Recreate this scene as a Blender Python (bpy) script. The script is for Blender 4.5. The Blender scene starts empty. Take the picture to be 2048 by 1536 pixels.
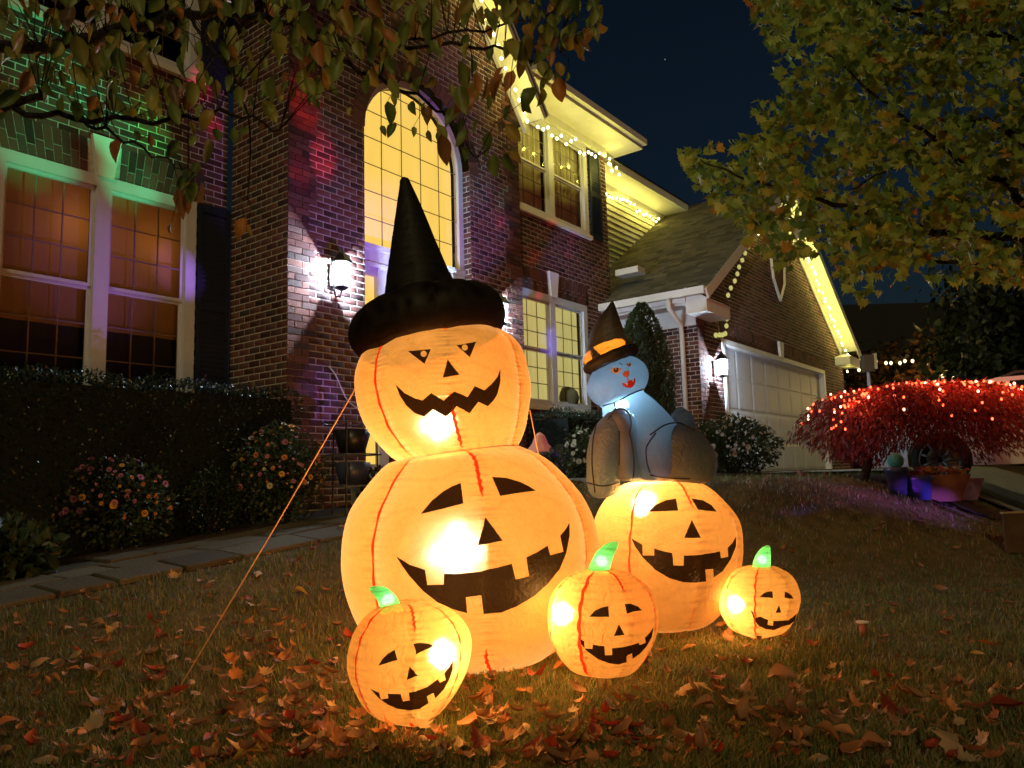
import bpy, bmesh, math, random
import numpy as np
from mathutils import Vector, Matrix
from mathutils.bvhtree import BVHTree
from mathutils.geometry import delaunay_2d_cdt
rnd = random.Random(7); nr = np.random.RandomState(11)
PI = math.pi
scn = bpy.context.scene
col = scn.collection

# ------------------------------------------------------------------ camera
FP, CX, CY, CAMH = 1538.0, 1024.0, 768.0, 1.0
zen = np.array([660 - CX, -12020 - CY, FP]); upv = zen / np.linalg.norm(zen)
fwd = np.array([0, 0, 1.]) - upv * upv[2]; fwd /= np.linalg.norm(fwd)
rgt = np.cross(upv, fwd)
if rgt[0] < 0: rgt = -rgt
RC = np.array([rgt, fwd, upv])
cam = bpy.data.objects.new('camera', bpy.data.cameras.new('camera')); col.objects.link(cam)
X = RC @ np.array([1, 0, 0]); Y = RC @ np.array([0, -1, 0]); Z = RC @ np.array([0, 0, -1])
cam.matrix_world = Matrix(((X[0], Y[0], Z[0], 0), (X[1], Y[1], Z[1], 0), (X[2], Y[2], Z[2], CAMH), (0, 0, 0, 1)))
cam.data.sensor_width = 36; cam.data.lens = FP / 2048 * 36
cam.data.clip_start = 0.05; cam.data.clip_end = 2000
cam.data.dof.use_dof = True; cam.data.dof.focus_distance = 4.0; cam.data.dof.aperture_fstop = 7.0
scn.camera = cam

# ------------------------------------------------------------------ night sky, faint warm street light from behind
wd = bpy.data.worlds.new('World'); scn.world = wd; wd.use_nodes = True
wn = wd.node_tree; bg = wn.nodes['Background']
sky = wn.nodes.new('ShaderNodeTexSky'); sky.sky_type = 'NISHITA'; sky.sun_disc = False
SUN_EL, SUN_AZ = math.radians(2.0), math.radians(200)
sky.sun_elevation = SUN_EL; sky.sun_rotation = SUN_AZ
sky.air_density = 1.0; sky.dust_density = 0.4; sky.ozone_density = 3.0
wn.links.new(sky.outputs[0], bg.inputs[0]); bg.inputs[1].default_value = 0.0120
sl = bpy.data.lights.new('street_glow', 'SUN'); sl.energy = 0.66; sl.angle = math.radians(2.0); sl.color = (1.0, 0.80, 0.36)
so = bpy.data.objects.new('street_glow', sl); col.objects.link(so)
sdir = Vector((0.06, 0.84, -0.52)).normalized()
so.rotation_euler = sdir.to_track_quat('-Z', 'Y').to_euler()

scn.view_settings.view_transform = 'Standard'; scn.view_settings.look = 'None'
scn.view_settings.exposure = 0; scn.view_settings.gamma = 1; scn.view_settings.use_curve_mapping = False
cy = scn.cycles
cy.use_denoising = True
cy.max_bounces = 8; cy.diffuse_bounces = 3; cy.glossy_bounces = 3; cy.transmission_bounces = 6; cy.transparent_max_bounces = 12
cy.caustics_reflective = False; cy.caustics_refractive = False
cy.sample_clamp_indirect = 4.0; cy.sample_clamp_direct = 0
cy.use_light_tree = True

# ------------------------------------------------------------------ geometry helpers
def ray(px, py): return RC @ np.array([px - CX, py - CY, FP])
def at(px, py, y):
    r = ray(px, py); return np.array([0, 0, CAMH]) + r * (y / r[1])
def proj(P):
    v = RC.T @ (np.array(P, float) - np.array([0, 0, CAMH])); return CX + FP * v[0] / v[2], CY + FP * v[1] / v[2], v[2]
AN = math.radians(37.4)
DV = np.array([math.sin(AN), math.cos(AN), 0]); NV = np.array([math.cos(AN), -math.sin(AN), 0])
Q0 = np.array([-2.48, 8.37, 0])
def hw(p): return Q0 + p[0] * DV + p[1] * NV + np.array([0, 0, p[2]])
def swof(x, y):
    a, b = x - Q0[0], y - Q0[1]
    return a * DV[0] + b * DV[1], a * NV[0] + b * NV[1]
def sstep(t):
    t = np.clip(t, 0, 1); return t * t * (3 - 2 * t)
def terr(x, y):
    x = np.asarray(x, float); y = np.asarray(y, float)
    s, w = swof(x, y)
    B = np.clip(.63 + .09 * s, .15, .89)
    a = 1.45 + 2.95 * sstep((s + .3) / 4.8)
    return B * (1 - sstep((w - a) / 2.75)) + .008 * np.sin(x * 2.3 + 1) * np.sin(y * 1.9) + .004 * np.sin(x * 6.1) * np.sin(y * 5.3 + 2)
def gp(px, py):
    """where the view ray meets the lawn"""
    r = ray(px, py); o = np.array([0, 0, CAMH]); lo = None
    for i in range(1, 1500):
        t = i * .02 / r[1]; P = o + r * t
        if P[2] < terr(P[0], P[1]): return np.array([P[0], P[1], float(terr(P[0], P[1]))])
    return o + r * 30 / r[1]

ORG = {}
def thing(name, label, cat, loc, group=None):
    o = bpy.data.objects.new(name, None); col.objects.link(o); o.location = [float(v) for v in loc]
    o.empty_display_size = .1
    o['label'] = label; o['category'] = cat
    if group: o['group'] = group
    ORG[o.name] = np.array(loc, float); return o
def tag(o, label, cat, group=None):
    o['label'] = label; o['category'] = cat
    if group: o['group'] = group
    return o
def link_mesh(name, me, mat, parent=None, smooth=False):
    o = bpy.data.objects.new(name, me); col.objects.link(o)
    if parent is not None: o.parent = parent; ORG[o.name] = ORG[parent.name]
    else: ORG[o.name] = np.zeros(3)
    for m in (mat if isinstance(mat, (list, tuple)) else [mat]):
        if m and m.name not in [q.name for q in me.materials]: me.materials.append(m)
    if smooth: me.polygons.foreach_set('use_smooth', [True] * len(me.polygons))
    return o
def fastmesh(name, V, Fs):
    """V (n,3), Fs (m,k) arrays"""
    me = bpy.data.meshes.new(name); V = np.ascontiguousarray(V, np.float32); Fs = np.ascontiguousarray(Fs, np.int32)
    me.vertices.add(len(V)); me.vertices.foreach_set('co', V.ravel())
    k = Fs.shape[1]; me.loops.add(Fs.size); me.loops.foreach_set('vertex_index', Fs.ravel())
    me.polygons.add(len(Fs)); me.polygons.foreach_set('loop_start', np.arange(0, Fs.size, k, dtype=np.int32))
    me.polygons.foreach_set('loop_total', np.full(len(Fs), k, np.int32)); me.update(); me.validate(); return me
class MB:
    def __init__(s, tf=None): s.v = []; s.f = []; s.m = []; s.tf = tf
    def add(s, vs, fs, m=0):
        b = len(s.v)
        for p in vs: s.v.append(tuple(s.tf(p)) if s.tf else tuple(p))
        for f in fs: s.f.append([b + i for i in f]); s.m.append(m)
    def box(s, x0, x1, y0, y1, z0, z1, m=0):
        s.add([(x0, y0, z0), (x1, y0, z0), (x1, y1, z0), (x0, y1, z0), (x0, y0, z1), (x1, y0, z1), (x1, y1, z1), (x0, y1, z1)],
              [(0, 3, 2, 1), (4, 5, 6, 7), (0, 1, 5, 4), (1, 2, 6, 5), (2, 3, 7, 6), (3, 0, 4, 7)], m)
    def prism(s, poly, y0, y1, m=0):
        """poly of (x,z), extruded in y"""
        n = len(poly)
        s.add([(p[0], y0, p[1]) for p in poly] + [(p[0], y1, p[1]) for p in poly],
              [tuple(range(n)), tuple(range(2 * n - 1, n - 1, -1))] + [(i, i + n, (i + 1) % n + n, (i + 1) % n) for i in range(n)], m)
    def tube(s, pts, r, n=6, m=0, cap=True):
        pts = [Vector(p) for p in pts]; k = len(pts)
        rr = r if isinstance(r, (list, tuple)) else [r] * k
        vs = []; prev = None
        for i, p in enumerate(pts):
            t = (pts[min(i + 1, k - 1)] - pts[max(i - 1, 0)]).normalized()
            if prev is None:
                a = t.cross(Vector((0, 0, 1)))
                if a.length < .1: a = t.cross(Vector((1, 0, 0)))
            else: a = prev - t * prev.dot(t)
            a.normalize(); prev = a; b = t.cross(a)
            for j in range(n):
                q = 2 * PI * j / n; vs.append(p + (a * math.cos(q) + b * math.sin(q)) * rr[i])
        fs = [(i * n + j, i * n + (j + 1) % n, (i + 1) * n + (j + 1) % n, (i + 1) * n + j) for i in range(k - 1) for j in range(n)]
        if cap: fs += [tuple(range(n - 1, -1, -1)), tuple(range((k - 1) * n, k * n))]
        s.add(vs, fs, m)
    def sphere(s, c, r, nu=8, nv=6, m=0, sq=(1, 1, 1)):
        vs = [(c[0], c[1], c[2] - r * sq[2])]
        for i in range(1, nv):
            a = -PI / 2 + PI * i / nv
            for j in range(nu):
                q = 2 * PI * j / nu; vs.append((c[0] + r * sq[0] * math.cos(a) * math.cos(q), c[1] + r * sq[1] * math.cos(a) * math.sin(q), c[2] + r * sq[2] * math.sin(a)))
        vs.append((c[0], c[1], c[2] + r * sq[2])); L = len(vs) - 1
        fs = [(0, 1 + (j + 1) % nu, 1 + j) for j in range(nu)]
        for i in range(nv - 2):
            for j in range(nu): fs.append((1 + i * nu + j, 1 + i * nu + (j + 1) % nu, 1 + (i + 1) * nu + (j + 1) % nu, 1 + (i + 1) * nu + j))
        fs += [(L, 1 + (nv - 2) * nu + j, 1 + (nv - 2) * nu + (j + 1) % nu) for j in range(nu)]
        s.add(vs, fs, m)
    def lathe(s, c, prof, n=16, m=0):
        """prof: (r,z) list"""
        vs = [(c[0] + r * math.cos(2 * PI * j / n), c[1] + r * math.sin(2 * PI * j / n), c[2] + z) for r, z in prof for j in range(n)]
        k = len(prof)
        s.add(vs, [(i * n + j, i * n + (j + 1) % n, (i + 1) * n + (j + 1) % n, (i + 1) * n + j) for i in range(k - 1) for j in range(n)], m)
    def build(s, name, mat, parent=None, smooth=False, kind=None):
        me = bpy.data.meshes.new(name); o = ORG[parent.name] if parent is not None else np.zeros(3)
        V = [tuple(np.array(p) - o) for p in s.v] if parent is not None else s.v
        me.from_pydata(V, [], s.f)
        ob = link_mesh(name, me, mat, parent, smooth)
        if isinstance(mat, (list, tuple)): me.polygons.foreach_set('material_index', s.m)
        me.update()
        if kind: ob['kind'] = kind
        return ob

def inpoly(x, y, P):
    c = False; j = len(P) - 1
    for i in range(len(P)):
        if (P[i][1] > y) != (P[j][1] > y) and x < (P[j][0] - P[i][0]) * (y - P[i][1]) / (P[j][1] - P[i][1]) + P[i][0]: c = not c
        j = i
    return c

# ------------------------------------------------------------------ materials
def mat(name, base=(.5, .5, .5), rough=.7, spec=.3, metal=0, noise=0, nscale=8, bump=0, bscale=40, rand=0, emit=None, estr=0, col2=None, coords='Object'):
    m = bpy.data.materials.new(name); m.use_nodes = True; nt = m.node_tree; b = nt.nodes['Principled BSDF']
    b.inputs['Base Color'].default_value = (*base, 1); b.inputs['Roughness'].default_value = rough
    b.inputs['Specular IOR Level'].default_value = spec; b.inputs['Metallic'].default_value = metal
    tc = nt.nodes.new('ShaderNodeTexCoord')
    cur = None
    if noise or col2:
        nz = nt.nodes.new('ShaderNodeTexNoise'); nz.inputs['Scale'].default_value = nscale; nz.inputs['Detail'].default_value = 6
        nt.links.new(tc.outputs[coords], nz.inputs['Vector'])
        mx = nt.nodes.new('ShaderNodeMix'); mx.data_type = 'RGBA'
        rp = nt.nodes.new('ShaderNodeMapRange'); rp.inputs[1].default_value = .35; rp.inputs[2].default_value = .65
        nt.links.new(nz.outputs[0], rp.inputs[0]); nt.links.new(rp.outputs[0], mx.inputs['Factor'])
        c2 = col2 if col2 else tuple(c * (1 - noise) for c in base)
        mx.inputs['A'].default_value = (*base, 1); mx.inputs['B'].default_value = (*c2, 1)
        cur = mx.outputs['Result']; nt.links.new(cur, b.inputs['Base Color'])
    if rand:
        oi = nt.nodes.new('ShaderNodeObjectInfo'); ge = nt.nodes.new('ShaderNodeNewGeometry')
        ad = nt.nodes.new('ShaderNodeMath'); ad.operation = 'ADD'; fr = nt.nodes.new('ShaderNodeMath'); fr.operation = 'FRACT'
        nt.links.new(oi.outputs['Random'], ad.inputs[0]); nt.links.new(ge.outputs['Random Per Island'], ad.inputs[1]); nt.links.new(ad.outputs[0], fr.inputs[0])
        hs = nt.nodes.new('ShaderNodeHueSaturation')
        mr = nt.nodes.new('ShaderNodeMapRange'); mr.inputs[3].default_value = 1 - rand; mr.inputs[4].default_value = 1 + rand
        nt.links.new(fr.outputs[0], mr.inputs[0]); nt.links.new(mr.outputs[0], hs.inputs['Value'])
        mh = nt.nodes.new('ShaderNodeMapRange'); mh.inputs[3].default_value = .5 + .06 * rand; mh.inputs[4].default_value = .5 - .06 * rand
        nt.links.new(fr.outputs[0], mh.inputs[0]); nt.links.new(mh.outputs[0], hs.inputs['Hue'])
        if cur: nt.links.new(cur, hs.inputs['Color'])
        else: hs.inputs['Color'].default_value = (*base, 1)
        cur = hs.outputs[0]; nt.links.new(cur, b.inputs['Base Color'])
    if bump:
        nb = nt.nodes.new('ShaderNodeTexNoise'); nb.inputs['Scale'].default_value = bscale; nb.inputs['Detail'].default_value = 5
        nt.links.new(tc.outputs[coords], nb.inputs['Vector'])
        bp = nt.nodes.new('ShaderNodeBump'); bp.inputs['Strength'].default_value = bump; bp.inputs['Distance'].default_value = .02
        nt.links.new(nb.outputs[0], bp.inputs['Height']); nt.links.new(bp.outputs[0], b.inputs['Normal'])
    if emit: b.inputs['Emission Color'].default_value = (*emit, 1); b.inputs['Emission Strength'].default_value = estr
    return m
def ramp_rand(m, stops, spread_noise=0.0):
    """colour by per-object / per-island random through a ramp"""
    nt = m.node_tree; b = nt.nodes['Principled BSDF']
    oi = nt.nodes.new('ShaderNodeObjectInfo'); ge = nt.nodes.new('ShaderNodeNewGeometry')
    ad = nt.nodes.new('ShaderNodeMath'); ad.operation = 'ADD'; fr = nt.nodes.new('ShaderNodeMath'); fr.operation = 'FRACT'
    nt.links.new(oi.outputs['Random'], ad.inputs[0]); nt.links.new(ge.outputs['Random Per Island'], ad.inputs[1]); nt.links.new(ad.outputs[0], fr.inputs[0])
    cr = nt.nodes.new('ShaderNodeValToRGB'); el = cr.color_ramp.elements
    el[0].position = stops[0][0]; el[0].color = (*stops[0][1], 1); el[1].position = stops[-1][0]; el[1].color = (*stops[-1][1], 1)
    for p, c in stops[1:-1]: e = el.new(p); e.color = (*c, 1)
    nt.links.new(fr.outputs[0], cr.inputs[0])
    tc = nt.nodes.new('ShaderNodeTexCoord'); nz = nt.nodes.new('ShaderNodeTexNoise'); nz.inputs['Scale'].default_value = 30; nz.inputs['Detail'].default_value = 6
    nt.links.new(tc.outputs['Object'], nz.inputs['Vector'])
    mx = nt.nodes.new('ShaderNodeMix'); mx.data_type = 'RGBA'; mx.blend_type = 'MULTIPLY'; mx.inputs['Factor'].default_value = spread_noise
    nt.links.new(cr.outputs[0], mx.inputs['A']); nt.links.new(nz.outputs[1], mx.inputs['B'])
    nt.links.new(mx.outputs['Result'], b.inputs['Base Color']); return mx.outputs['Result']
def leafmat(name, stops, trans=.35, rough=.45):
    m = mat(name, rough=rough, spec=.35); nt = m.node_tree; c = ramp_rand(m, stops, .35)
    tr = nt.nodes.new('ShaderNodeBsdfTranslucent'); nt.links.new(c, tr.inputs[0])
    ms = nt.nodes.new('ShaderNodeMixShader'); ms.inputs[0].default_value = trans
    nt.links.new(nt.nodes['Principled BSDF'].outputs[0], ms.inputs[1]); nt.links.new(tr.outputs[0], ms.inputs[2])
    nt.links.new(ms.outputs[0], nt.nodes['Material Output'].inputs[0]); return m
def emat(name, c, s, sample=False):
    m = bpy.data.materials.new(name); m.use_nodes = True; nt = m.node_tree; nt.nodes.remove(nt.nodes['Principled BSDF'])
    e = nt.nodes.new('ShaderNodeEmission'); e.inputs[0].default_value = (*c, 1); e.inputs[1].default_value = s
    nt.links.new(e.outputs[0], nt.nodes['Material Output'].inputs[0])
    if not sample: m.cycles.emission_sampling = 'NONE'
    return m
def glassmat(name, tint=(1, 1, 1), refl=.10):
    m = bpy.data.materials.new(name); m.use_nodes = True; nt = m.node_tree; nt.nodes.remove(nt.nodes['Principled BSDF'])
    t = nt.nodes.new('ShaderNodeBsdfTransparent'); t.inputs[0].default_value = (*tint, 1)
    g = nt.nodes.new('ShaderNodeBsdfGlossy'); g.inputs['Roughness'].default_value = .03
    ms = nt.nodes.new('ShaderNodeMixShader'); lw = nt.nodes.new('ShaderNodeLayerWeight'); lw.inputs[0].default_value = refl * 3
    nt.links.new(lw.outputs['Fresnel'], ms.inputs[0]); nt.links.new(t.outputs[0], ms.inputs[1]); nt.links.new(g.outputs[0], ms.inputs[2])
    nt.links.new(ms.outputs[0], nt.nodes['Material Output'].inputs[0]); return m
def fabric(name, tr, df, clear=.12, clearcol=None, gloss=.05, hot=.16, fine=1.0, rr=.42, streak=1.0, thin=1.0):
    tr = tuple(c * thin for c in tr)
    """thin nylon: diffuse both sides, translucent, a little see-through, and a forward-scattering lobe
    that the weave smears along its two thread directions"""
    m = bpy.data.materials.new(name); m.use_nodes = True; nt = m.node_tree; nt.nodes.remove(nt.nodes['Principled BSDF']); L = nt.links
    tc = nt.nodes.new('ShaderNodeTexCoord')
    n1 = nt.nodes.new('ShaderNodeTexNoise'); n1.inputs['Scale'].default_value = 7; n1.inputs['Detail'].default_value = 8; n1.inputs['Roughness'].default_value = .65
    L.new(tc.outputs['Object'], n1.inputs['Vector'])
    vo = nt.nodes.new('ShaderNodeTexNoise'); vo.inputs['Scale'].default_value = 26; vo.inputs['Detail'].default_value = 3; vo.inputs['Distortion'].default_value = 1.5
    L.new(tc.outputs['Object'], vo.inputs['Vector'])
    adn = nt.nodes.new('ShaderNodeMath'); adn.operation = 'ADD'; L.new(n1.outputs[0], adn.inputs[0]); L.new(vo.outputs[0], adn.inputs[1])
    bp = nt.nodes.new('ShaderNodeBump'); bp.inputs['Strength'].default_value = .45 * fine; bp.inputs['Distance'].default_value = .02
    L.new(adn.outputs[0], bp.inputs['Height'])
    var = nt.nodes.new('ShaderNodeMapRange'); var.inputs[1].default_value = .3; var.inputs[2].default_value = .7; var.inputs[1].default_value = .7; var.inputs[2].default_value = 1.3; var.inputs[3].default_value = 1 - .13 * min(fine, 1.2); var.inputs[4].default_value = 1.10
    L.new(adn.outputs[0], var.inputs[0])
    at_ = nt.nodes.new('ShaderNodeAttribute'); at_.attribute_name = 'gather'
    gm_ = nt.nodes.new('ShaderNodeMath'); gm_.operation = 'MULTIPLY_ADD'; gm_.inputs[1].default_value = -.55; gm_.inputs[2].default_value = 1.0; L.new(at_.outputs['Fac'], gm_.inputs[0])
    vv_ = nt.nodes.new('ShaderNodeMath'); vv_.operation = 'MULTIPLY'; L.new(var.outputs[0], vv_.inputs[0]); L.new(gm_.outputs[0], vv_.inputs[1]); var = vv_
    def colr(c):
        x = nt.nodes.new('ShaderNodeMix'); x.data_type = 'RGBA'; x.blend_type = 'MULTIPLY'; x.inputs['Factor'].default_value = 1
        x.inputs['A'].default_value = (*c, 1); cc = nt.nodes.new('ShaderNodeCombineColor')
        for i in range(3): L.new(var.outputs[0], cc.inputs[i])
        L.new(cc.outputs[0], x.inputs['B']); return x.outputs['Result']
    t = nt.nodes.new('ShaderNodeBsdfTranslucent'); L.new(colr(tr), t.inputs[0]); L.new(bp.outputs[0], t.inputs['Normal'])
    dd = nt.nodes.new('ShaderNodeBsdfDiffuse'); L.new(colr(df), dd.inputs[0]); L.new(bp.outputs[0], dd.inputs['Normal'])
    g = nt.nodes.new('ShaderNodeBsdfGlossy'); g.inputs['Roughness'].default_value = .55; L.new(bp.outputs[0], g.inputs['Normal'])
    tp = nt.nodes.new('ShaderNodeBsdfTransparent'); tp.inputs[0].default_value = (*(clearcol or tr), 1)
    def mixs(a, b, f):
        x = nt.nodes.new('ShaderNodeMixShader'); x.inputs[0].default_value = f; L.new(a, x.inputs[1]); L.new(b, x.inputs[2]); return x.outputs[0]
    core = None
    cur = mixs(t.outputs[0], dd.outputs[0], .42)
    cur = mixs(cur, g.outputs[0], gloss)
    if hot > 0:
        ge = nt.nodes.new('ShaderNodeNewGeometry')
        sc = nt.nodes.new('ShaderNodeVectorMath'); sc.operation = 'SCALE'; sc.inputs['Scale'].default_value = 9173.0; L.new(ge.outputs['Position'], sc.inputs[0])
        wn_ = nt.nodes.new('ShaderNodeTexWhiteNoise'); wn_.noise_dimensions = '3D'; L.new(sc.outputs[0], wn_.inputs['Vector'])
        sp = nt.nodes.new('ShaderNodeSeparateColor'); L.new(wn_.outputs['Color'], sp.inputs[0])
        outs = []
        for k, axis in enumerate(((0, 0, 1), (1, 0, 0.12))):
            a = nt.nodes.new('ShaderNodeMath'); a.operation = 'MULTIPLY_ADD'; a.inputs[1].default_value = 2; a.inputs[2].default_value = -1; L.new(sp.outputs[k], a.inputs[0])
            c3 = nt.nodes.new('ShaderNodeMath'); c3.operation = 'MULTIPLY'; L.new(a.outputs[0], c3.inputs[0])
            ab = nt.nodes.new('ShaderNodeMath'); ab.operation = 'ABSOLUTE'; L.new(a.outputs[0], ab.inputs[0]); sb = nt.nodes.new('ShaderNodeMath'); sb.operation = 'SUBTRACT'; sb.inputs[0].default_value = 1.06; L.new(ab.outputs[0], sb.inputs[1]); c3.operation = 'DIVIDE'; L.new(sb.outputs[0], c3.inputs[1])
            vs = nt.nodes.new('ShaderNodeVectorMath'); vs.operation = 'SCALE'; vs.inputs[0].default_value = tuple(q * .26 * streak for q in axis); L.new(c3.outputs[0], vs.inputs['Scale'])
            va = nt.nodes.new('ShaderNodeVectorMath'); va.operation = 'ADD'; L.new(ge.outputs['Normal'], va.inputs[0]); L.new(vs.outputs[0], va.inputs[1])
            vn = nt.nodes.new('ShaderNodeVectorMath'); vn.operation = 'NORMALIZE'; L.new(va.outputs[0], vn.inputs[0])
            r = nt.nodes.new('ShaderNodeBsdfRefraction'); r.inputs['IOR'].default_value = 1.22; r.inputs['Roughness'].default_value = .34
            r.inputs[0].default_value = (1, .80, .55, 1) if tr[0] > tr[2] else (.8, .92, 1, 1)
            L.new(vn.outputs[0], r.inputs['Normal']); outs.append(r.outputs[0])
        h = mixs(outs[0], outs[1], .38)
        rc_ = nt.nodes.new('ShaderNodeBsdfRefraction'); rc_.inputs['IOR'].default_value = 1.22; rc_.inputs['Roughness'].default_value = rr; rc_.inputs[0].default_value = (1, .80, .55, 1) if tr[0] > tr[2] else (.8, .92, 1, 1)
        h = mixs(h, rc_.outputs[0], .55)
        cur = mixs(cur, h, hot)
    cur = mixs(cur, tp.outputs[0], clear)
    L.new(cur, nt.nodes['Material Output'].inputs[0]); return m
def plight(loc, power, color, radius=.03, parent=None, name='lamp'):
    l = bpy.data.lights.new(name, 'POINT'); l.energy = power; l.color = color; l.shadow_soft_size = radius
    o = bpy.data.objects.new(name, l); col.objects.link(o)
    if parent is not None: o.parent = parent; o.location = tuple(np.array(loc, float) - ORG[parent.name])
    else: o.location = tuple(float(v) for v in loc)
    return o

M = {}
M['brick'] = mat('brick', rough=.85, spec=.15, bump=.5, bscale=60)
ramp_rand(M['brick'], [(0, (.05, .03, .03)), (.18, (.08, .035, .035)), (.4, (.125, .052, .046)), (.65, (.175, .078, .064)), (.85, (.12, .068, .062)), (1, (.06, .045, .045))], .35)
M['mortar'] = mat('mortar', (.54, .52, .50), .95, .1, noise=.25, nscale=20, bump=.5, bscale=90)
M['trim'] = mat('white_trim', (.70, .70, .70), .5, .4, noise=.08, nscale=5)
M['frame'] = mat('window_vinyl', (.56, .57, .66), .45, .4, noise=.06, nscale=9)
M['grille'] = mat('grille', (.30, .26, .22), .5, .3)
M['shutter'] = mat('shutter_paint', (.012, .02, .045), .5, .4, noise=.2, nscale=30)
M['glass'] = glassmat('window_glass', (1, 1, 1), .05)
M['door'] = mat('door_paint', (.05, .03, .05), .4, .4, noise=.2)
M['black'] = mat('black_metal', (.012, .012, .014), .4, .5, noise=.2)
M['curt_entry'] = None
M['shingle'] = mat('shingles', rough=.95, spec=.1, bump=.6, bscale=120)
ramp_rand(M['shingle'], [(0, (.07, .065, .05)), (.5, (.11, .10, .08)), (1, (.15, .135, .10))], .35)
M['siding'] = mat('siding', (.55, .53, .46), .6, .3, noise=.06, nscale=4)
M['garagedoor'] = mat('garage_door', (.55, .56, .60), .5, .35, noise=.06, nscale=6)
M['concrete'] = mat('concrete', (.24, .235, .22), .9, .15, noise=.25, nscale=5, bump=.4, bscale=60)
M['paver'] = mat('paver_stone', rough=.9, spec=.15, bump=.6, bscale=50)
ramp_rand(M['paver'], [(0, (.06, .05, .035)), (.35, (.16, .135, .09)), (.7, (.09, .075, .05)), (1, (.19, .16, .11))], .6)
M['mulch'] = mat('mulch', (.035, .022, .015), .95, .1, col2=(.075, .045, .028), nscale=40, bump=1.0, bscale=60)
M['soil'] = mat('lawn_soil', (.08, .065, .028), .95, .1, col2=(.13, .09, .04), nscale=9, bump=1.0, bscale=80)
M['bark'] = mat('bark', (.030, .024, .020), .9, .15, noise=.5, nscale=20, bump=1.0, bscale=50)
M['rope'] = mat('orange_cord', (.80, .45, .24), .7, .2, noise=.2, nscale=60)

def tube_obj(name, pts, r, m, label=None, cat=None, parent=None, n=6, group=None):
    b = MB(); b.tube(pts, r, n); o = b.build(name, m, parent, True)
    if label: tag(o, label, cat, group)
    return o
def smooth_path(pts, k=8):
    pts = [np.array(p, float) for p in pts]; out = []
    for i in range(len(pts) - 1):
        p0 = pts[max(i - 1, 0)]; p1 = pts[i]; p2 = pts[i + 1]; p3 = pts[min(i + 2, len(pts) - 1)]
        for j in range(k):
            t = j / k
            out.append(.5 * ((2 * p1) + (-p0 + p2) * t + (2 * p0 - 5 * p1 + 4 * p2 - p3) * t * t + (-p0 + 3 * p1 - 3 * p2 + p3) * t ** 3))
    out.append(pts[-1]); return out

# ================================================================== GROUND
def axis_pts(lo, hi, fine_lo, fine_hi, step):
    a = list(np.arange(fine_lo, fine_hi + 1e-6, step)); x = fine_hi; d = step
    while x < hi: d *= 1.35; x += d; a.append(min(x, hi))
    x = fine_lo; d = step
    while x > lo: d *= 1.35; x -= d; a.insert(0, max(x, lo))
    return np.array(a)
gx = axis_pts(-400, 400, -7, 10, .16); gy = axis_pts(-60, 600, .5, 15, .16)
GX, GY = np.meshgrid(gx, gy, indexing='ij'); GZ = terr(GX, GY)
far = np.clip((np.hypot(GX, GY - 10) - 25) / 60, 0, 1); GZ = GZ * (1 - far) + .9 * far
nx, ny = len(gx), len(gy); idx = np.arange(nx * ny).reshape(nx, ny)
Fq = np.stack([idx[:-1, :-1], idx[1:, :-1], idx[1:, 1:], idx[:-1, 1:]], -1).reshape(-1, 4)
lawn = link_mesh('lawn', fastmesh('lawn', np.stack([GX, GY, GZ], -1).reshape(-1, 3), Fq), M['soil'], smooth=True); lawn['kind'] = 'structure'

def sheet(name, sw_rows, m, dz, kind='structure', nsub=10, thick=.0):
    """ribbon in house coords: rows of (s, w_near, w_far); draped on terrain"""
    V = []; F = []; k = nsub
    rows = []
    for i in range(len(sw_rows) - 1):
        a, b = sw_rows[i], sw_rows[i + 1]; n = max(1, int(abs(b[0] - a[0]) / .25))
        for j in range(n): t = j / n; rows.append([a[q] * (1 - t) + b[q] * t for q in range(3)])
    rows.append(sw_rows[-1])
    for s, w0, w1 in rows:
        for j in range(k + 1):
            P = hw((s, w0 + (w1 - w0) * j / k, 0)); V.append((P[0], P[1], float(terr(P[0], P[1])) + dz))
    for i in range(len(rows) - 1):
        for j in range(k): a = i * (k + 1) + j; F.append((a, a + 1, a + k + 2, a + k + 1))
    me = bpy.data.meshes.new(name); me.from_pydata(V, [], F); o = link_mesh(name, me, m, smooth=True); o['kind'] = kind; return o
sheet('planting_bed', [(-7, .75, -1.1), (-.4, .75, -1.1), (.2, .72, 0), (4.4, 1.2, 0), (4.7, 1.3, -.3), (7.7, 1.3, -.3)], M['mulch'], .02)
sheet('planting_bed', [(4.6, 5.6, 4.0), (5.3, 6.0, 3.8), (6.0, 6.1, 3.7)], M['mulch'], .02)
# driveway and front walk (concrete slabs with a real edge)
def slab(name, sw, top, depth):
    b = MB(hw); n = len(sw)
    b.add([(p[0], p[1], top) for p in sw] + [(p[0], p[1], top - depth) for p in sw],
          [tuple(range(n)), tuple(range(2 * n - 1, n - 1, -1))] + [(i, i + n, (i + 1) % n + n, (i + 1) % n) for i in range(n)])
    o = b.build(name, M['concrete']); o['kind'] = 'structure'; return o
sheet('driveway', [(6.88, 10, 2.6), (7.0, 11, 2.5), (7.02, 12, 1.42), (17.5, 22, 1.42)], M['concrete'], .05, nsub=30)
slab('front_walk', [(3.0, 1.45), (6.98, 1.45), (6.98, 2.5), (3.0, 2.5)], .955, .35)
b = MB(hw); b.box(.9, 3.4, .02, 1.4, .5, .955); o = b.build('porch_step', M['concrete']); o['kind'] = 'structure'

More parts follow.
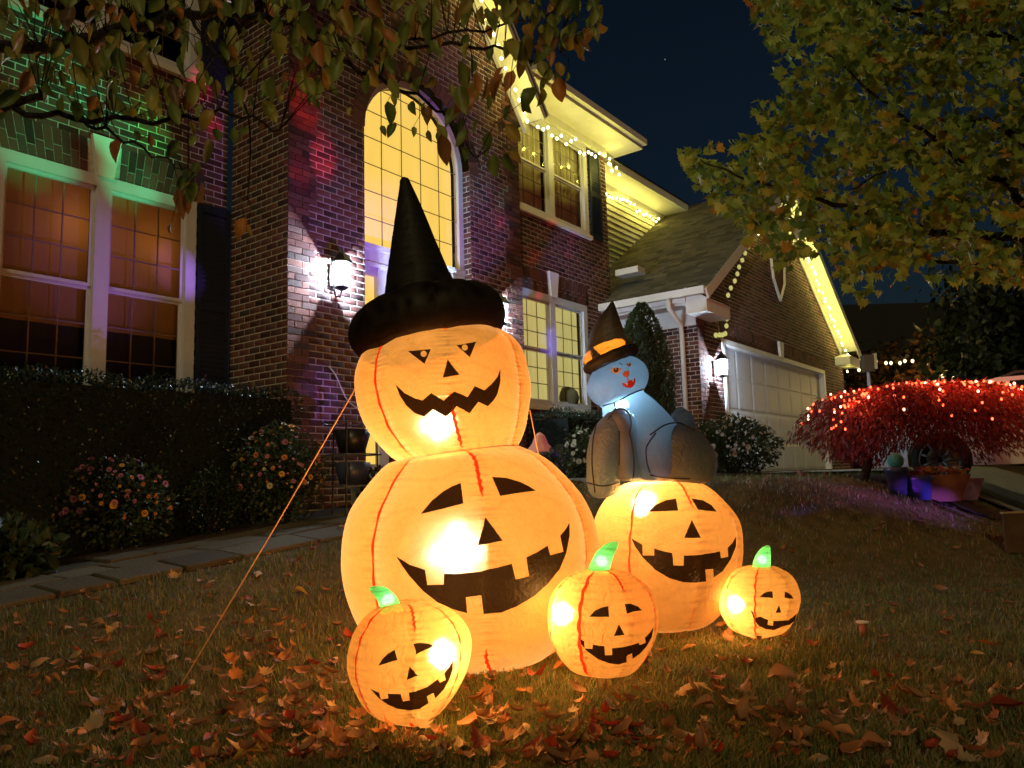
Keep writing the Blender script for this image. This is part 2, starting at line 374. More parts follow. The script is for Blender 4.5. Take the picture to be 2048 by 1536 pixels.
# paver path: each paver a part
path = bpy.data.objects.new('path', None)
pw = MB(hw)
path = sheet('path', [(-6.5, 1.90, .74), (2.9, 1.90, .74)], M['mulch'], .004)
rows = [(.76, 1.07), (1.105, 1.45), (1.485, 1.88)]
for (wa, wb) in rows:
    s = -6.3 + rnd.random() * .3
    while s < 2.8:
        ln = rnd.choice([.36, .46, .58, .70]); sa, sb = s + .014, s + ln - .014; s += ln
        ch = .008; top = .036 + rnd.uniform(-.009, .009); vs = []
        for (q, e, h) in ((0, 0, -.03), (ch, 1, top)):
            for (ss, ww) in ((sa + q, wa + q), (sb - q, wa + q), (sb - q, wb - q), (sa + q, wb - q)):
                P = hw((ss, ww, 0)); vs.append((P[0], P[1], float(terr(P[0], P[1])) + h))
        vs2 = vs[:4] + [(v[0], v[1], v[2] + top - ch + .03) for v in vs[:4]] + vs[4:]
        pb = MB(); pb.add(vs2, [(0, 1, 5, 4), (1, 2, 6, 5), (2, 3, 7, 6), (3, 0, 4, 7), (4, 5, 9, 8), (5, 6, 10, 9), (6, 7, 11, 10), (7, 4, 8, 11), (8, 9, 10, 11)])
        pb.build('paver', M['paver'], path)

# ================================================================== HOUSE
house = thing('brick_house', 'two storey red brick house with lit arched entry window and attached gabled garage', 'house', hw((3, 0, .8)))
BL, BC, MJ = .205, .078, .011     # brick length module, course, joint
brick_cands = []                  # (score, wallobj, origin, axes, length)
def brick_mesh(L, H, T):
    me = bpy.data.meshes.new('brick'); c = .003
    vs = [(0, 0, 0), (L, 0, 0), (L, 0, H), (0, 0, H), (0, T - c, 0), (L, T - c, 0), (L, T - c, H), (0, T - c, H), (c, T, c), (L - c, T, c), (L - c, T, H - c), (c, T, H - c)]
    fs = [(8, 9, 10, 11), (4, 5, 9, 8), (5, 6, 10, 9), (6, 7, 11, 10), (7, 4, 8, 11), (0, 1, 5, 4), (1, 2, 6, 5), (2, 3, 7, 6), (3, 0, 4, 7)]
    me.from_pydata(vs, [], fs); me.materials.append(M['brick']); return me
FULL = brick_mesh(BL - MJ, BC - MJ, .02)
walls = []
def brick_wall(origin, axu, axn, z0, z1, inter, uoff=0.0, polybg=None, quoin=None):
    """origin (s,w), axu/axn = 's' or 'w' direction; inter(z) -> list of (u0,u1)"""
    o3 = hw((origin[0], origin[1], 0)); U = DV if axu == '+s' else -NV if axu == '-w' else NV; N = NV if axn == '+w' else -DV
    U = Vector(U); N = Vector(N); O = Vector(o3)
    # mortar backing: strips per course merged
    bg_ = MB(); k = int(math.ceil((z1 - z0) / BC)); out = []
    for c in range(k):
        za = z0 + c * BC; zb = za + BC
        for (a, e) in inter(za + BC / 2):
            p = [O + U * a + Vector((0, 0, za)), O + U * e + Vector((0, 0, za)), O + U * e + Vector((0, 0, zb)), O + U * a + Vector((0, 0, zb))]
            bg_.add([tuple(q) for q in p], [(0, 1, 2, 3)])
            off = uoff + (BL / 2 if c % 2 else 0)
            i0 = int(math.floor((a - off) / BL))
            u = off + i0 * BL
            while u < e - .02:
                ua, ub = max(u, a), min(u + BL - MJ, e)
                if quoin:
                    pass
                if ub - ua > .02: out.append((ua, ub, za + MJ / 2, zb - MJ / 2))
                u += BL
    wallo = bg_.build('wall', M['mortar'], house)
    walls.append((wallo, O, U, N, out)); return wallo
def sub(iv, holes):
    for h0, h1 in holes:
        nv = []
        for a, e in iv:
            if h1 <= a or h0 >= e: nv.append((a, e)); continue
            if h0 > a + .01: nv.append((a, h0))
            if h1 < e - .01: nv.append((h1, e))
        iv = nv
    return iv
# left wing, w=-1.1
LW = -1.1
def left_int(z):
    iv = [(0, 6.93)]; h = []
    if 1.85 < z < 4.28: h.append((7 - 2.56, 7 - .47))
    if 5.80 < z < 7.9: h.append((7 - 2.56, 7 - .47))
    if 4.28 <= z < 4.66: h.append((7 - 2.66, 7 - .37))
    return sub(iv, h)
brick_wall((-7, LW), '+s', '+w', .2, 8.6, left_int)
# left return of the middle section (faces left)
brick_wall((0, LW), '+w', '-s', .3, 8.6, lambda z: [(0, 1.1)])
# middle front, w=0, gable top
GC = 2.2
def arch_half(z, r, zs):
    return r if z <= zs else (math.sqrt(max(0, r * r - (z - zs) ** 2)) if z < zs + r else 0)
OPR, OPZ, OPC = 1.02, 5.45, 2.17
def mid_int(z):
    a, e = 0, 4.4
    if z > 6.75: hw_ = 2.2 - (z - 6.75) / 1.3; a, e = GC - hw_, GC + hw_
    if e <= a: return []
    h = []
    if z > .9:
        q = arch_half(z, OPR, OPZ)
        if q > 0: h.append((OPC - q, OPC + q))
    return sub([(a, e)], h)
brick_wall((0, 0), '+s', '+w', .3, 9.4, mid_int)
# reveal of the entry recess, right jamb (faces left)
brick_wall((OPC + OPR, -.16), '+w', '-s', .9, OPZ, lambda z: [(0, .16)])
# right section w=-.3
RW = -.3; RE = 7.72
def right_int(z):
    h = []
    if 5.46 < z < 7.3: h.append((.2, 6.98 - 4.4))
    if 2.15 < z < 4.08: h.append((.2, 6.78 - 4.4))
    if 4.08 <= z < 4.46: h.append((.1, 6.88 - 4.4))
    return sub([(0, RE - 4.4)], h)
brick_wall((4.4, RW), '+s', '+w', .6, 7.4, right_int)
# garage
GW, GS, GE = 1.4, 7.8, 17.6; GPK = 12.6
GDA, GDB, GDZ = 9.0, 15.6, 3.42
EAV = 4.05
def gar_int(z):
    a, e = 0, GE - GS
    if z > EAV: q = (z - EAV) / .66; a += q; e -= q
    if e <= a + .1: return []
    h = []
    if z < GDZ + .1: h.append((GDA - .1 - GS, GDB + .1 - GS))
    elif z < GDZ + .40: h.append((GDA - .2 - GS, GDB + .2 - GS))
    return sub([(a, e)], h)
brick_wall((GS, GW), '+s', '+w', .85, 7.3, gar_int)
brick_wall((GS, -.3), '+w', '-s', .85, EAV - .25, lambda z: [(0, GW + .3)])

# build bricks: nearest 300 as objects, the rest joined per wall
cand = []
for wi, (wo, O, U, N, bl) in enumerate(walls):
    for bi, (ua, ub, za, zb) in enumerate(bl):
        if ub - ua < BL - MJ - .002: continue
        P = O + U * ((ua + ub) / 2) + Vector((0, 0, (za + zb) / 2)); x, y, dpt = proj(P)
        if dpt <= 0 or not (0 < x < 2048 and 0 < y < 1536): continue
        if N.dot(Vector((0, 0, 1)) * 0 + (Vector((0, 0, CAMH)) - P)) < 0: continue
        x2, _, _ = proj(P + U * .1); sc_ = abs(x2 - x) / dpt
        if wi == 0 and y > 735: continue
        if y < 70: continue
        cand.append((sc_, wi, bi))
cand.sort(reverse=True); pick = {(w, b) for _, w, b in cand[:296]}
for wi, (wo, O, U, N, bl) in enumerate(walls):
    V = []; F = []; T0 = .02
    base = 0; org = Vector(ORG[house.name])
    rot = Matrix((tuple(U), tuple(N), (0, 0, 1))).transposed()
    for bi, (ua, ub, za, zb) in enumerate(bl):
        pr = rnd.uniform(-.003, .003)
        if (wi, bi) in pick:
            o = bpy.data.objects.new('brick', FULL); col.objects.link(o); o.parent = wo
            mw = rot.to_4x4(); mw.translation = O + U * ua + N * (-.0155 + pr * .5) + Vector((0, 0, za)) - org
            o.matrix_local = mw; continue
        L_, H_ = ub - ua, zb - za; T = .0045 + pr * .5; c = .003
        pts = [(0, 0, 0), (L_, 0, 0), (L_, 0, H_), (0, 0, H_), (c, T, c), (L_ - c, T, c), (L_ - c, T, H_ - c), (c, T, H_ - c)]
        for p in pts:
            q = O + U * (ua + p[0]) + N * p[1] + Vector((0, 0, za + p[2])) - org; V.append((q.x, q.y, q.z))
        F += [[base + i for i in f] for f in ((4, 5, 6, 7), (0, 1, 5, 4), (1, 2, 6, 5), (2, 3, 7, 6), (3, 0, 4, 7))]
        base += 8
    me = fastmesh('brickwork', np.array(V), np.array(F)); o = link_mesh('brickwork', me, M['brick'], wo); o['kind'] = 'stuff'

# quoin blocks: stacked brick blocks, slightly proud, at the corners of the middle section
def quoins(s0, dirn, z0, z1, w, name='quoin'):
    z = z0; i = 0
    while z < z1:
        ln = .41 if i % 2 else .30
        q = MB(hw)
        for c in range(5):
            za = z + c * BC + MJ / 2; zb = za + BC - MJ
            x = 0; first = .1 if c % 2 else .2
            while x < ln - .02:
                e_ = min(ln, x + (first if x == 0 else .2)); a_, b2_ = sorted((s0 + dirn * x, s0 + dirn * (e_ - MJ * .8))); q.box(a_, b2_, w + .002, w + .014, za, zb); x = e_
        q.build(name, M['brick'], house); z += 5 * BC; i += 1
quoins(0, 1, .69, 8.2, 0.006); quoins(4.4, -1, .69, 7.1, 0.006)
quoins(7.80, 1, .85, 3.8, GW + .004)

# jack arches with keystones
def jack(s0, s1, z0, z1, w, key=True, n=None):
    c = (s0 + s1) / 2; n = n or int((s1 - s0) / .078); ft = .16
    jb = MB(hw); jb.prism([(s0, z0), (s1, z0), (s1 + .1, z1), (s0 - .1, z1)], w - .01, w + .002); jb.build('arch_mortar', M['mortar'], house)
    for i in range(n):
        a = s0 + (s1 - s0) * i / n + .004; e = s0 + (s1 - s0) * (i + 1) / n - .004
        A = c + (a - c) * (1 + .2 / (s1 - s0)); E_ = c + (e - c) * (1 + .2 / (s1 - s0))
        if key and abs((a + e) / 2 - c) < .13: continue
        zm = z0 + (z1 - z0) * (.52 if i % 2 else .34); fm_ = (zm - z0) / (z1 - z0); am, em = a + (A - a) * fm_, e + (E_ - e) * fm_
        for (p0, p1, p2, p3) in (((a, z0 + .004), (e, z0 + .004), (em, zm - .005), (am, zm - .005)), ((am, zm + .005), (em, zm + .005), (E_, z1 - .004), (A, z1 - .004))):
            q = MB(hw); q.prism([p0, p1, p2, p3], w + .003, w + .008); q.build('arch_brick', M['brick'], house)
    if key:
        q = MB(hw); q.prism([(c - .085, z0 - .02), (c + .085, z0 - .02), (c + .15, z1 + .04), (c - .15, z1 + .04)], w + .003, w + .06); q.build('keystone', M['trim'], house)
jack(-2.56, -.47, 4.28, 4.66, LW)
jack(4.6, 6.78, 4.08, 4.46, RW)
jack(GDA - .1, GDB + .1, GDZ + .10, GDZ + .40, GW, n=48)

def window(s0, s1, z0, z1, w, mull=True, rail=None, cols=3, rows=3, curtain=None, sill=True, fw=.12):
    f = MB(hw); fd = .07
    f.box(s0, s1, w - .08, w + .03, z1 - fw, z1); f.box(s0, s1, w - .08, w + .03, z0, z0 + fw * .7)
    f.box(s0, s0 + fw, w - .08, w + .03, z0 + fw * .7, z1 - fw); f.box(s1 - fw, s1, w - .08, w + .03, z0 + fw * .7, z1 - fw)
    mids = [s0 + fw]
    if mull: c = (s0 + s1) / 2; f.box(c - .075, c + .075, w - .08, w + .026, z0 + fw * .7, z1 - fw); mids += [c - .075, c + .075]
    mids.append(s1 - fw); rail = rail or (z0 + z1) / 2
    fo = f.build('window', M['frame'], house)
    if sill:
        q = MB(hw); q.box(s0 - .06, s1 + .06, w - .02, w + .07, z0 - .07, z0 + .002); q.build('sill', M['trim'], fo)
    for i in range(0, len(mids), 2):
        a, e = mids[i], mids[i + 1]
        for (za, zb, dep) in ((z0 + fw * .7, rail, -.055), (rail, z1 - fw, -.035)):
            sr = MB(hw); t = .035
            sr.box(a, e, w + dep - .02, w + dep + .012, za, za + t); sr.box(a, e, w + dep - .02, w + dep + .012, zb - t, zb)
            sr.box(a, a + t, w + dep - .02, w + dep + .012, za + t, zb - t); sr.box(e - t, e, w + dep - .02, w + dep + .012, za + t, zb - t)
            sr.build('sash', M['frame'], fo)
            g = MB(hw); g.add([(a + t, w + dep, za + t), (e - t, w + dep, za + t), (e - t, w + dep, zb - t), (a + t, w + dep, zb - t)], [(0, 1, 2, 3)]); g.build('pane', M['glass'], fo)
            gr = MB(hw)
            for k in range(1, cols): x = a + t + (e - a - 2 * t) * k / cols; gr.box(x - .007, x + .007, w + dep - .012, w + dep - .004, za + t, zb - t)
            for k in range(1, rows): zz = za + t + (zb - za - 2 * t) * k / rows; gr.box(a + t, e - t, w + dep - .012, w + dep - .0045, zz - .007, zz + .007)
            gr.build('grille', M['grille'], fo)
    return fo

def curtmat(name, c, trans=.5, folds=30):
    m = mat(name, c, .9, .1); nt = m.node_tree; tc = nt.nodes.new('ShaderNodeTexCoord')
    t = nt.nodes.new('ShaderNodeBsdfTranslucent'); t.inputs[0].default_value = (*c, 1); ms = nt.nodes.new('ShaderNodeMixShader'); ms.inputs[0].default_value = trans
    nt.links.new(nt.nodes['Principled BSDF'].outputs[0], ms.inputs[1]); nt.links.new(t.outputs[0], ms.inputs[2]); nt.links.new(ms.outputs[0], nt.nodes['Material Output'].inputs[0]); return m
def curtain(s0, s1, z0, z1, w, m, amp=.02, per=.11, name='curtain', parent=None):
    n = int((s1 - s0) / .015); vs = []; fs = []
    for i in range(n + 1):
        s = s0 + (s1 - s0) * i / n; d = w + amp * math.sin(s * 2 * PI / per + 1.3 * math.sin(s * 5))
        vs += [hw((s, d, z0)), hw((s, d, z1))]
    for i in range(n): fs.append((2 * i, 2 * i + 2, 2 * i + 3, 2 * i + 1))
    b = MB(); b.add(vs, fs); return b.build(name, m, parent or house, True)
# interiors: closed rooms behind the windows
M['room'] = mat('room_paint', (.55, .42, .30), .9, .1, noise=.1)
M['roomdark'] = mat('room_paint_dark', (.12, .10, .09), .9, .1, noise=.1)
def room(s0, s1, w0, w1, z0, z1, m):
    b = MB(hw); b.add([(s0, w0, z0), (s1, w0, z0), (s1, w1, z0), (s0, w1, z0), (s0, w0, z1), (s1, w0, z1), (s1, w1, z1), (s0, w1, z1)],
                      [(0, 1, 2, 3), (4, 7, 6, 5), (0, 4, 5, 1), (1, 5, 6, 2), (3, 7, 4, 0)]); return b.build('room_wall', m, house)
# left ground-floor window: sheer lit warm from a table lamp inside
window(-2.56, -.47, 1.85, 4.28, LW, rail=3.08)
room(-2.9, -.1, LW - 2.6, LW - .12, 1.5, 4.6, M['room'])
shm = curtmat('sheer_tan', (.55, .33, .17), .6)
curtain(-2.6, -.4, 2.66, 4.25, LW - .16, shm, .008, .3)
sofa = MB(hw); sofa.box(-2.5, -.5, LW - .7, LW - .2, 1.5, 2.72); sofa.build('sofa_back', mat('sofa_cloth', (.03, .03, .06), .9), house)
plight(hw((-1.72, LW - .50, 3.75)), 2.6, (1, .52, .16), .08, house); plight(hw((-.85, LW - .50, 3.7)), 2.4, (1, .52, .16), .08, house)
# left upper window, dark room
window(-2.56, -.47, 5.80, 7.9, LW); room(-2.9, -.1, LW - 2, LW - .12, 5.5, 8.1, M['roomdark'])
# shutters of the left wing
def shutter(s0, s1, z0, z1, w):
    b = MB(hw); t = .05
    b.box(s0, s1, w + .012, w + .035, z0, z1); b.box(s0, s0 + t, w + .035, w + .05, z0, z1); b.box(s1 - t, s1, w + .035, w + .05, z0, z1)
    for zz in (z0, (z0 + z1) / 2 - .05, z1 - .1): b.box(s0 + t, s1 - t, w + .035, w + .05, zz, zz + .1)
    so_ = b.build('shutter', M['shutter'], house); k = int((z1 - z0) / .06)
    b2 = MB(hw)
    for i in range(k):
        z = z0 + .1 + i * (z1 - z0 - .2) / k
        b2.add([(s0 + t, w + .036, z), (s1 - t, w + .036, z), (s1 - t, w + .048, z + .03), (s0 + t, w + .048, z + .03)], [(0, 1, 2, 3)])
    b2.build('louvre', M['shutter'], so_)
shutter(-.45, -.04, 1.85, 4.28, LW); shutter(-.45, -.04, 5.8, 7.9, LW)
shutter(7.05, 7.45, 5.45, 7.2, RW); 
# right upper window with curtains lit from outside; right lower with lit blinds
window(4.55, 6.98, 5.46, 7.235, RW, rail=6.35); room(4.45, 7.5, RW - 2, RW - .12, 5.2, 7.4, M['roomdark'])
curtain(4.6, 5.66, 5.5, 7.2, RW - .15, curtmat('curtain_cream', (.80, .76, .50), .25), .03, .14); curtain(5.80, 6.95, 5.5, 7.2, RW - .15, bpy.data.materials['curtain_cream'], .03, .14)
window(4.55, 6.78, 2.15, 4.08, RW, rail=3.1)
# ---- lit blinds and the big arched entry window
def litcloth(name, c, s, vs=26, amt=.12):
    m = bpy.data.materials.new(name); m.use_nodes = True; nt = m.node_tree; b = nt.nodes['Principled BSDF']; b.inputs['Base Color'].default_value = (.5, .45, .35, 1); b.inputs['Roughness'].default_value = .9
    tc = nt.nodes.new('ShaderNodeTexCoord'); mp = nt.nodes.new('ShaderNodeMapping'); mp.inputs['Scale'].default_value = (vs, vs, 1.2); nz = nt.nodes.new('ShaderNodeTexNoise'); nz.inputs['Scale'].default_value = 1; nz.inputs['Detail'].default_value = 4
    nt.links.new(tc.outputs['Object'], mp.inputs[0]); nt.links.new(mp.outputs[0], nz.inputs['Vector'])
    mr = nt.nodes.new('ShaderNodeMapRange'); mr.inputs[1].default_value = .3; mr.inputs[2].default_value = .7; mr.inputs[3].default_value = s * (1 - amt); mr.inputs[4].default_value = s * (1 + amt)
    nt.links.new(nz.outputs[0], mr.inputs[0]); nt.links.new(mr.outputs[0], b.inputs['Emission Strength']); b.inputs['Emission Color'].default_value = (*c, 1); return m
M['blind'] = litcloth('lit_blind', (.60, .52, .17), .72, 10, .08)
M['glow'] = litcloth('lit_hall_shade', (1.0, .66, .12), .92, 14, .06)
curtain(4.6, 6.75, 2.2, 4.05, RW - .2, M['blind'], .01, .16, 'blind')
bb = MB(hw); bb.sphere((6.3, RW - .16, 2.35), .22, 10, 6); bb.build('armchair_back', mat('armchair_cloth', (.10, .09, .05), .9), house, True)
# entry: arched window
EW = -.16
def arch_poly(r, zb, zs, c=OPC, n=20): return [(c - r, zb), (c + r, zb)] + [(c + r * math.cos(PI * i / n), zs + r * math.sin(PI * i / n)) for i in range(n + 1)]
def ring_poly(mb, ro, ri, zb, zs, w0, w1, c=OPC, n=20):
    po = [(c + ro, zb)] + [(c + ro * math.cos(PI * i / n), zs + ro * math.sin(PI * i / n)) for i in range(n + 1)] + [(c - ro, zb)]
    pi_ = [(c + ri, zb)] + [(c + ri * math.cos(PI * i / n), zs + ri * math.sin(PI * i / n)) for i in range(n + 1)] + [(c - ri, zb)]
    for i in range(len(po) - 1):
        a, b_, c_, d_ = po[i], po[i + 1], pi_[i + 1], pi_[i]
        mb.add([(q[0], w, q[1]) for w in (w0, w1) for q in (a, b_, c_, d_)], [(0, 1, 2, 3), (7, 6, 5, 4), (0, 4, 5, 1), (2, 6, 7, 3)])
f = MB(hw); ring_poly(f, OPR, OPR - .10, 4.0, OPZ, EW - .06, EW + .03); f.box(OPC - OPR, OPC + OPR, EW - .06, EW + .034, 3.72, 4.0)
f.box(OPC - OPR, OPC + OPR, EW + .034, EW + .055, 3.70, 3.76); f.box(OPC - OPR, OPC + OPR, EW + .034, EW + .055, 3.93, 4.0)
ew = f.build('window', M['frame'], house)
g = MB(hw); pp = arch_poly(OPR - .10, 4.0, OPZ); g.add([(p[0], EW - .02, p[1]) for p in pp], [tuple(range(len(pp)))]); g.build('pane', M['glass'], ew)
gr = MB(hw); R_ = OPR - .10
for k in range(1, 5):
    x = OPC - R_ + 2 * R_ * k / 5; zt = OPZ + math.sqrt(max(0, R_ * R_ - (x - OPC) ** 2)); gr.box(x - .005, x + .005, EW - .032, EW - .024, 4.0, zt)
z = 4.0 + .365
while z < OPZ + R_ - .05:
    q = arch_half(z, R_, OPZ); gr.box(OPC - q, OPC + q, EW - .0325, EW - .0245, z - .005, z + .005); z += .365
gr.build('grille', M['grille'], ew)
g = MB(hw); pp = arch_poly(R_, 3.98, OPZ); g.add([(p[0], EW - .12, p[1]) for p in pp], [tuple(range(len(pp)))]); g.build('shade', M['glow'], ew)
# arch brick ring (rowlocks) round the opening
for i in range(34):
    a0 = PI * i / 34 + .004; a1 = PI * (i + 1) / 34 - .004; q = MB(hw)
    P = lambda a, r: (OPC + r * math.cos(a), OPZ + r * math.sin(a))
    q.prism([P(a0, OPR), P(a0, OPR + .2), P(a1, OPR + .2), P(a1, OPR)], .006, .016); q.build('arch_brick', M['brick'], house)
# doorway below
f = MB(hw)
for a, e in ((OPC - OPR, OPC - OPR + .10), (OPC - OPR + .34, OPC - OPR + .50), (OPC + OPR - .50, OPC + OPR - .34), (OPC + OPR - .10, OPC + OPR)): f.box(a, e, EW - .06, EW + .028, .98, 3.72)
f.box(OPC - OPR + .5, OPC + OPR - .5, EW - .06, EW + .025, 3.5, 3.72)
df = f.build('door_frame', M['frame'], house)
for a, e in ((OPC - OPR + .10, OPC - OPR + .34), (OPC + OPR - .34, OPC + OPR - .10)):
    q = MB(hw); q.add([(a, EW - .05, 1.2), (e, EW - .05, 1.2), (e, EW - .05, 3.6), (a, EW - .05, 3.6)], [(0, 1, 2, 3)]); q.build('sidelight_shade', M['glow'], df)
    q = MB(hw); q.add([(a, EW - .02, 1.2), (e, EW - .02, 1.2), (e, EW - .02, 3.6), (a, EW - .02, 3.6)], [(0, 1, 2, 3)]); q.build('pane', M['glass'], df)
    q = MB(hw); q.box(a, e, EW - .055, EW + .01, .98, 1.2); q.box(a, e, EW - .055, EW + .01, 3.6, 3.72)
    for zz in (1.8, 2.4, 3.0): q.box(a, e, EW - .03, EW - .015, zz - .01, zz + .01)
    q.build('grille', M['frame'], df)
q = MB(hw); q.box(OPC - OPR + .5, OPC + OPR - .5, EW - .05, EW - .01, .98, 3.5)
for cx_ in (OPC - .26, OPC + .26):
    for za, zb in ((1.2, 1.9), (2.05, 2.75), (2.9, 3.3)): q.box(cx_ - .16, cx_ + .16, EW - .012, EW + .004, za, zb)
dr = q.build('door', M['door'], house); q = MB(hw); q.sphere((OPC + .42, EW + .03, 2.0), .035); q.build('handle', M['black'], dr)

# eaves, soffits, gutters
f = MB(hw)
f.box(4.42, RE + .45, RW - .02, RW + .55, 7.42, 7.46); sof = f.build('soffit', M['trim'], house)
f = MB(hw); f.box(4.42, RE + .0, RW + .016, RW + .05, 7.24, 7.42); f.build('frieze_board', M['trim'], house)
f = MB(hw); f.box(4.42, RE + .45, RW + .55, RW + .60, 7.42, 7.60); f.box(RE + .45, RE + .50, RW - .3, RW + .60, 7.42, 7.60); f.build('fascia', M['trim'], house)
f = MB(hw)   # gutter profile
f.prism([(4.42, 7.60), (RE + .5, 7.60), (RE + .5, 7.48), (4.42, 7.48)], RW + .603, RW + .70); f.build('gutter', M['trim'], house)
f = MB(hw); zt = 7.61
f.add([(4.3, RW + .68, zt), (RE + .5, RW + .68, zt), (RE + .5, RW - 4, zt + 2.8), (4.3, RW - 4, zt + 2.8)], [(0, 1, 2, 3)]); f.add([(-7.2, LW + .6, 8.5), (0, LW + .6, 8.5), (0, LW - 4, 11), (-7.2, LW - 4, 11)], [(0, 1, 2, 3)])
f.build('roof', M['shingle'], house)
# middle gable rake boards
def rake(sa, za, sb, zb, w, wt, wide, name='rake_board'):
    v = np.array([sb - sa, zb - za]); v /= np.linalg.norm(v); nrm = np.array([-v[1], v[0]]); nrm = nrm if nrm[1] > 0 else -nrm
    P = [(sa, za), (sb, zb), (sb + nrm[0] * wide, zb + nrm[1] * wide), (sa + nrm[0] * wide, za + nrm[1] * wide)]
    f = MB(hw); f.prism(P, w, w + wt); f.build(name, M['trim'], house)
for sgn in (-1, 1):
    e0 = (GC + sgn * 2.36, 6.55); e1 = (GC, 6.55 + 2.36 * 1.3)
    rake(*e0, *e1, .02, .06, .16, 'rake_frieze')
    rake(e0[0], e0[1] + .14, e1[0], e1[1] + .14, .08, .32, .03, 'rake_soffit')
    rake(e0[0], e0[1] + .12, e1[0], e1[1] + .12, .40, .04, .18, 'rake_board')
f = MB(hw); f.prism([(GC - 2.42, 6.72), (GC, 9.86), (GC + 2.42, 6.72), (GC + 2.42, 6.76), (GC, 9.90), (GC - 2.42, 6.76)], -3, .46); f.build('roof', M['shingle'], house)
# downspout on the middle section's right edge, seen as pale vertical
# siding wing behind
SW_ = -1.25
for i in range(26):
    z = 3.9 + i * .135
    if z > 7.28: break
    b = MB(hw); b.add([(7.7, SW_ + .030, z), (13.0, SW_ + .030, z), (13.0, SW_ + .004, z + .133), (7.7, SW_ + .004, z + .133), (7.7, SW_, z), (13.0, SW_, z)], [(0, 1, 2, 3), (0, 4, 5, 1)]); b.build('siding_board', M['siding'], house)
f = MB(hw); f.box(7.6, 12.3, SW_ - .02, SW_ + .60, 7.42, 7.46); f.build('soffit', M['trim'], house)
f = MB(hw); f.box(7.6, 12.3, SW_ + .60, SW_ + .65, 7.42, 7.60); f.build('fascia', M['trim'], house)
f = MB(hw); f.box(7.6, 12.3, SW_ + .032, SW_ + .06, 7.22, 7.42); f.build('frieze_board', M['trim'], house)
f = MB(hw); f.add([(7.6, SW_ + .68, 7.61), (12.4, SW_ + .68, 7.61), (12.4, SW_ - 4, 10.2), (7.6, SW_ - 4, 10.2)], [(0, 1, 2, 3)]); f.build('roof', M['shingle'], house)
f = MB(hw); f.box(7.6, 13, SW_ - 3, SW_ - .02, .9, 7.4); f.build('side_wall', M['siding'], house)

# garage roof: left slope made of shingle courses, right slope plain
RSL = .66
GES = GS - .45; GEZ = 4.08; RKW = GW + .42
def roofz(s): return GEZ + .12 + (s - GES) * RSL
nc = int((GPK - GES) / (.145 * .83)); shm_v = []; shm_f = []
V = []; F = []
for i in range(nc + 1):
    s = GES + i * .12; 
    if s > GPK: break
    w = -4.0 + rnd.random() * .2
    while w < RKW + .02:
        ww = min(w + rnd.choice([.16, .25, .33]), RKW + .03)
        z0_ = roofz(s) + .014 + rnd.choice([0, .005]); z1_ = roofz(s + .13)
        b0 = len(V)
        for p in ((s, w, z0_), (s, ww - .003, z0_), (s + .13, ww - .003, z1_ + .002), (s + .13, w, z1_ + .002), (s, w, z0_ - .016), (s, ww - .003, z0_ - .016)):
            V.append(hw(p) - ORG[house.name])
        F += [(b0, b0 + 1, b0 + 2, b0 + 3), (b0 + 4, b0 + 5, b0 + 1, b0)]
        w = ww
grf = link_mesh('garage_roof', fastmesh('garage_roof', np.array(V), np.array(F)), M['shingle'], house); grf['kind'] = 'stuff'
f = MB(hw); f.prism([(GES, GEZ + .06), (GPK, roofz(GPK) - .04), (2 * GPK - GES, GEZ + .06), (2 * GPK - GES, GEZ + .12), (GPK, roofz(GPK) - .001), (GES, GEZ + .11)], -4, RKW - .001); f.build('roof_deck', M['shingle'], house)
M['rake'] = mat('rake_paint', (.55, .50, .50), .5, .4)
GRE = 2 * GPK - GES
for sgn in (-1, 1):
    es = GES if sgn < 0 else GRE
    rake(es, GEZ - .10, GPK, roofz(GPK) - .22, RKW, .04, .18, 'rake_board')
    rake(es + .3 * -sgn * 1, GEZ - .08 + .2, GPK, roofz(GPK) - .22, GW + .02, .40, .03, 'rake_soffit')
    rake(es + .45 * -sgn, GEZ - .05 + .1, GPK, roofz(GPK) - .45, GW + .02, .03, .20, 'rake_frieze')
# boxed eave return at the front left and right corners
for es, sg in ((GES, 1), (GRE, -1)):
    f = MB(hw); a, e = sorted((es, es + sg * 1.05))
    f.box(a, e, GW + .02, RKW - .01, GEZ - .32, GEZ - .1); f.build('eave_return', M['trim'], house)
    f = MB(hw); f.add([(a, GW + .02, GEZ - .10), (e, GW + .02, GEZ - .10), (e, RKW + .02, GEZ - .10), (a, RKW + .02, GEZ - .10), (a if sg > 0 else e, GW + .02, GEZ + .16)], [(0, 1, 2, 3), (0, 3, 4), (1, 4, 2), (2, 4, 3)]); f.build('return_roof', M['trim'], house)
f = MB(hw); f.box(GES - .02, GES + .04, -.3, GW + .02, GEZ - .1, GEZ + .10); f.box(GES + .04, GS, -.3, GW + .02, GEZ - .14, GEZ - .10); f.build('fascia', M['trim'], house)
f = MB(hw); f.box(GS - .035, GS - .01, -.3, GW, EAV - .42, EAV - .10); f.build('frieze_board', M['trim'], house)
f = MB(hw); f.box(GES - .13, GES - .022, -.3, RKW, GEZ - .02, GEZ + .11); f.build('gutter', M['trim'], house)
f = MB(); pts = [hw((GES - .06, GW - .28, GEZ)), hw((GES - .06, GW - .28, GEZ - .18)), hw((GS - .10, GW - .26, GEZ - .42)), hw((GS - .07, GW - .26, GEZ - .6)), hw((GS - .07, GW - .26, 1.0))]
f.tube(pts, .045, 8); f.build('downspout', M['trim'], house, True)
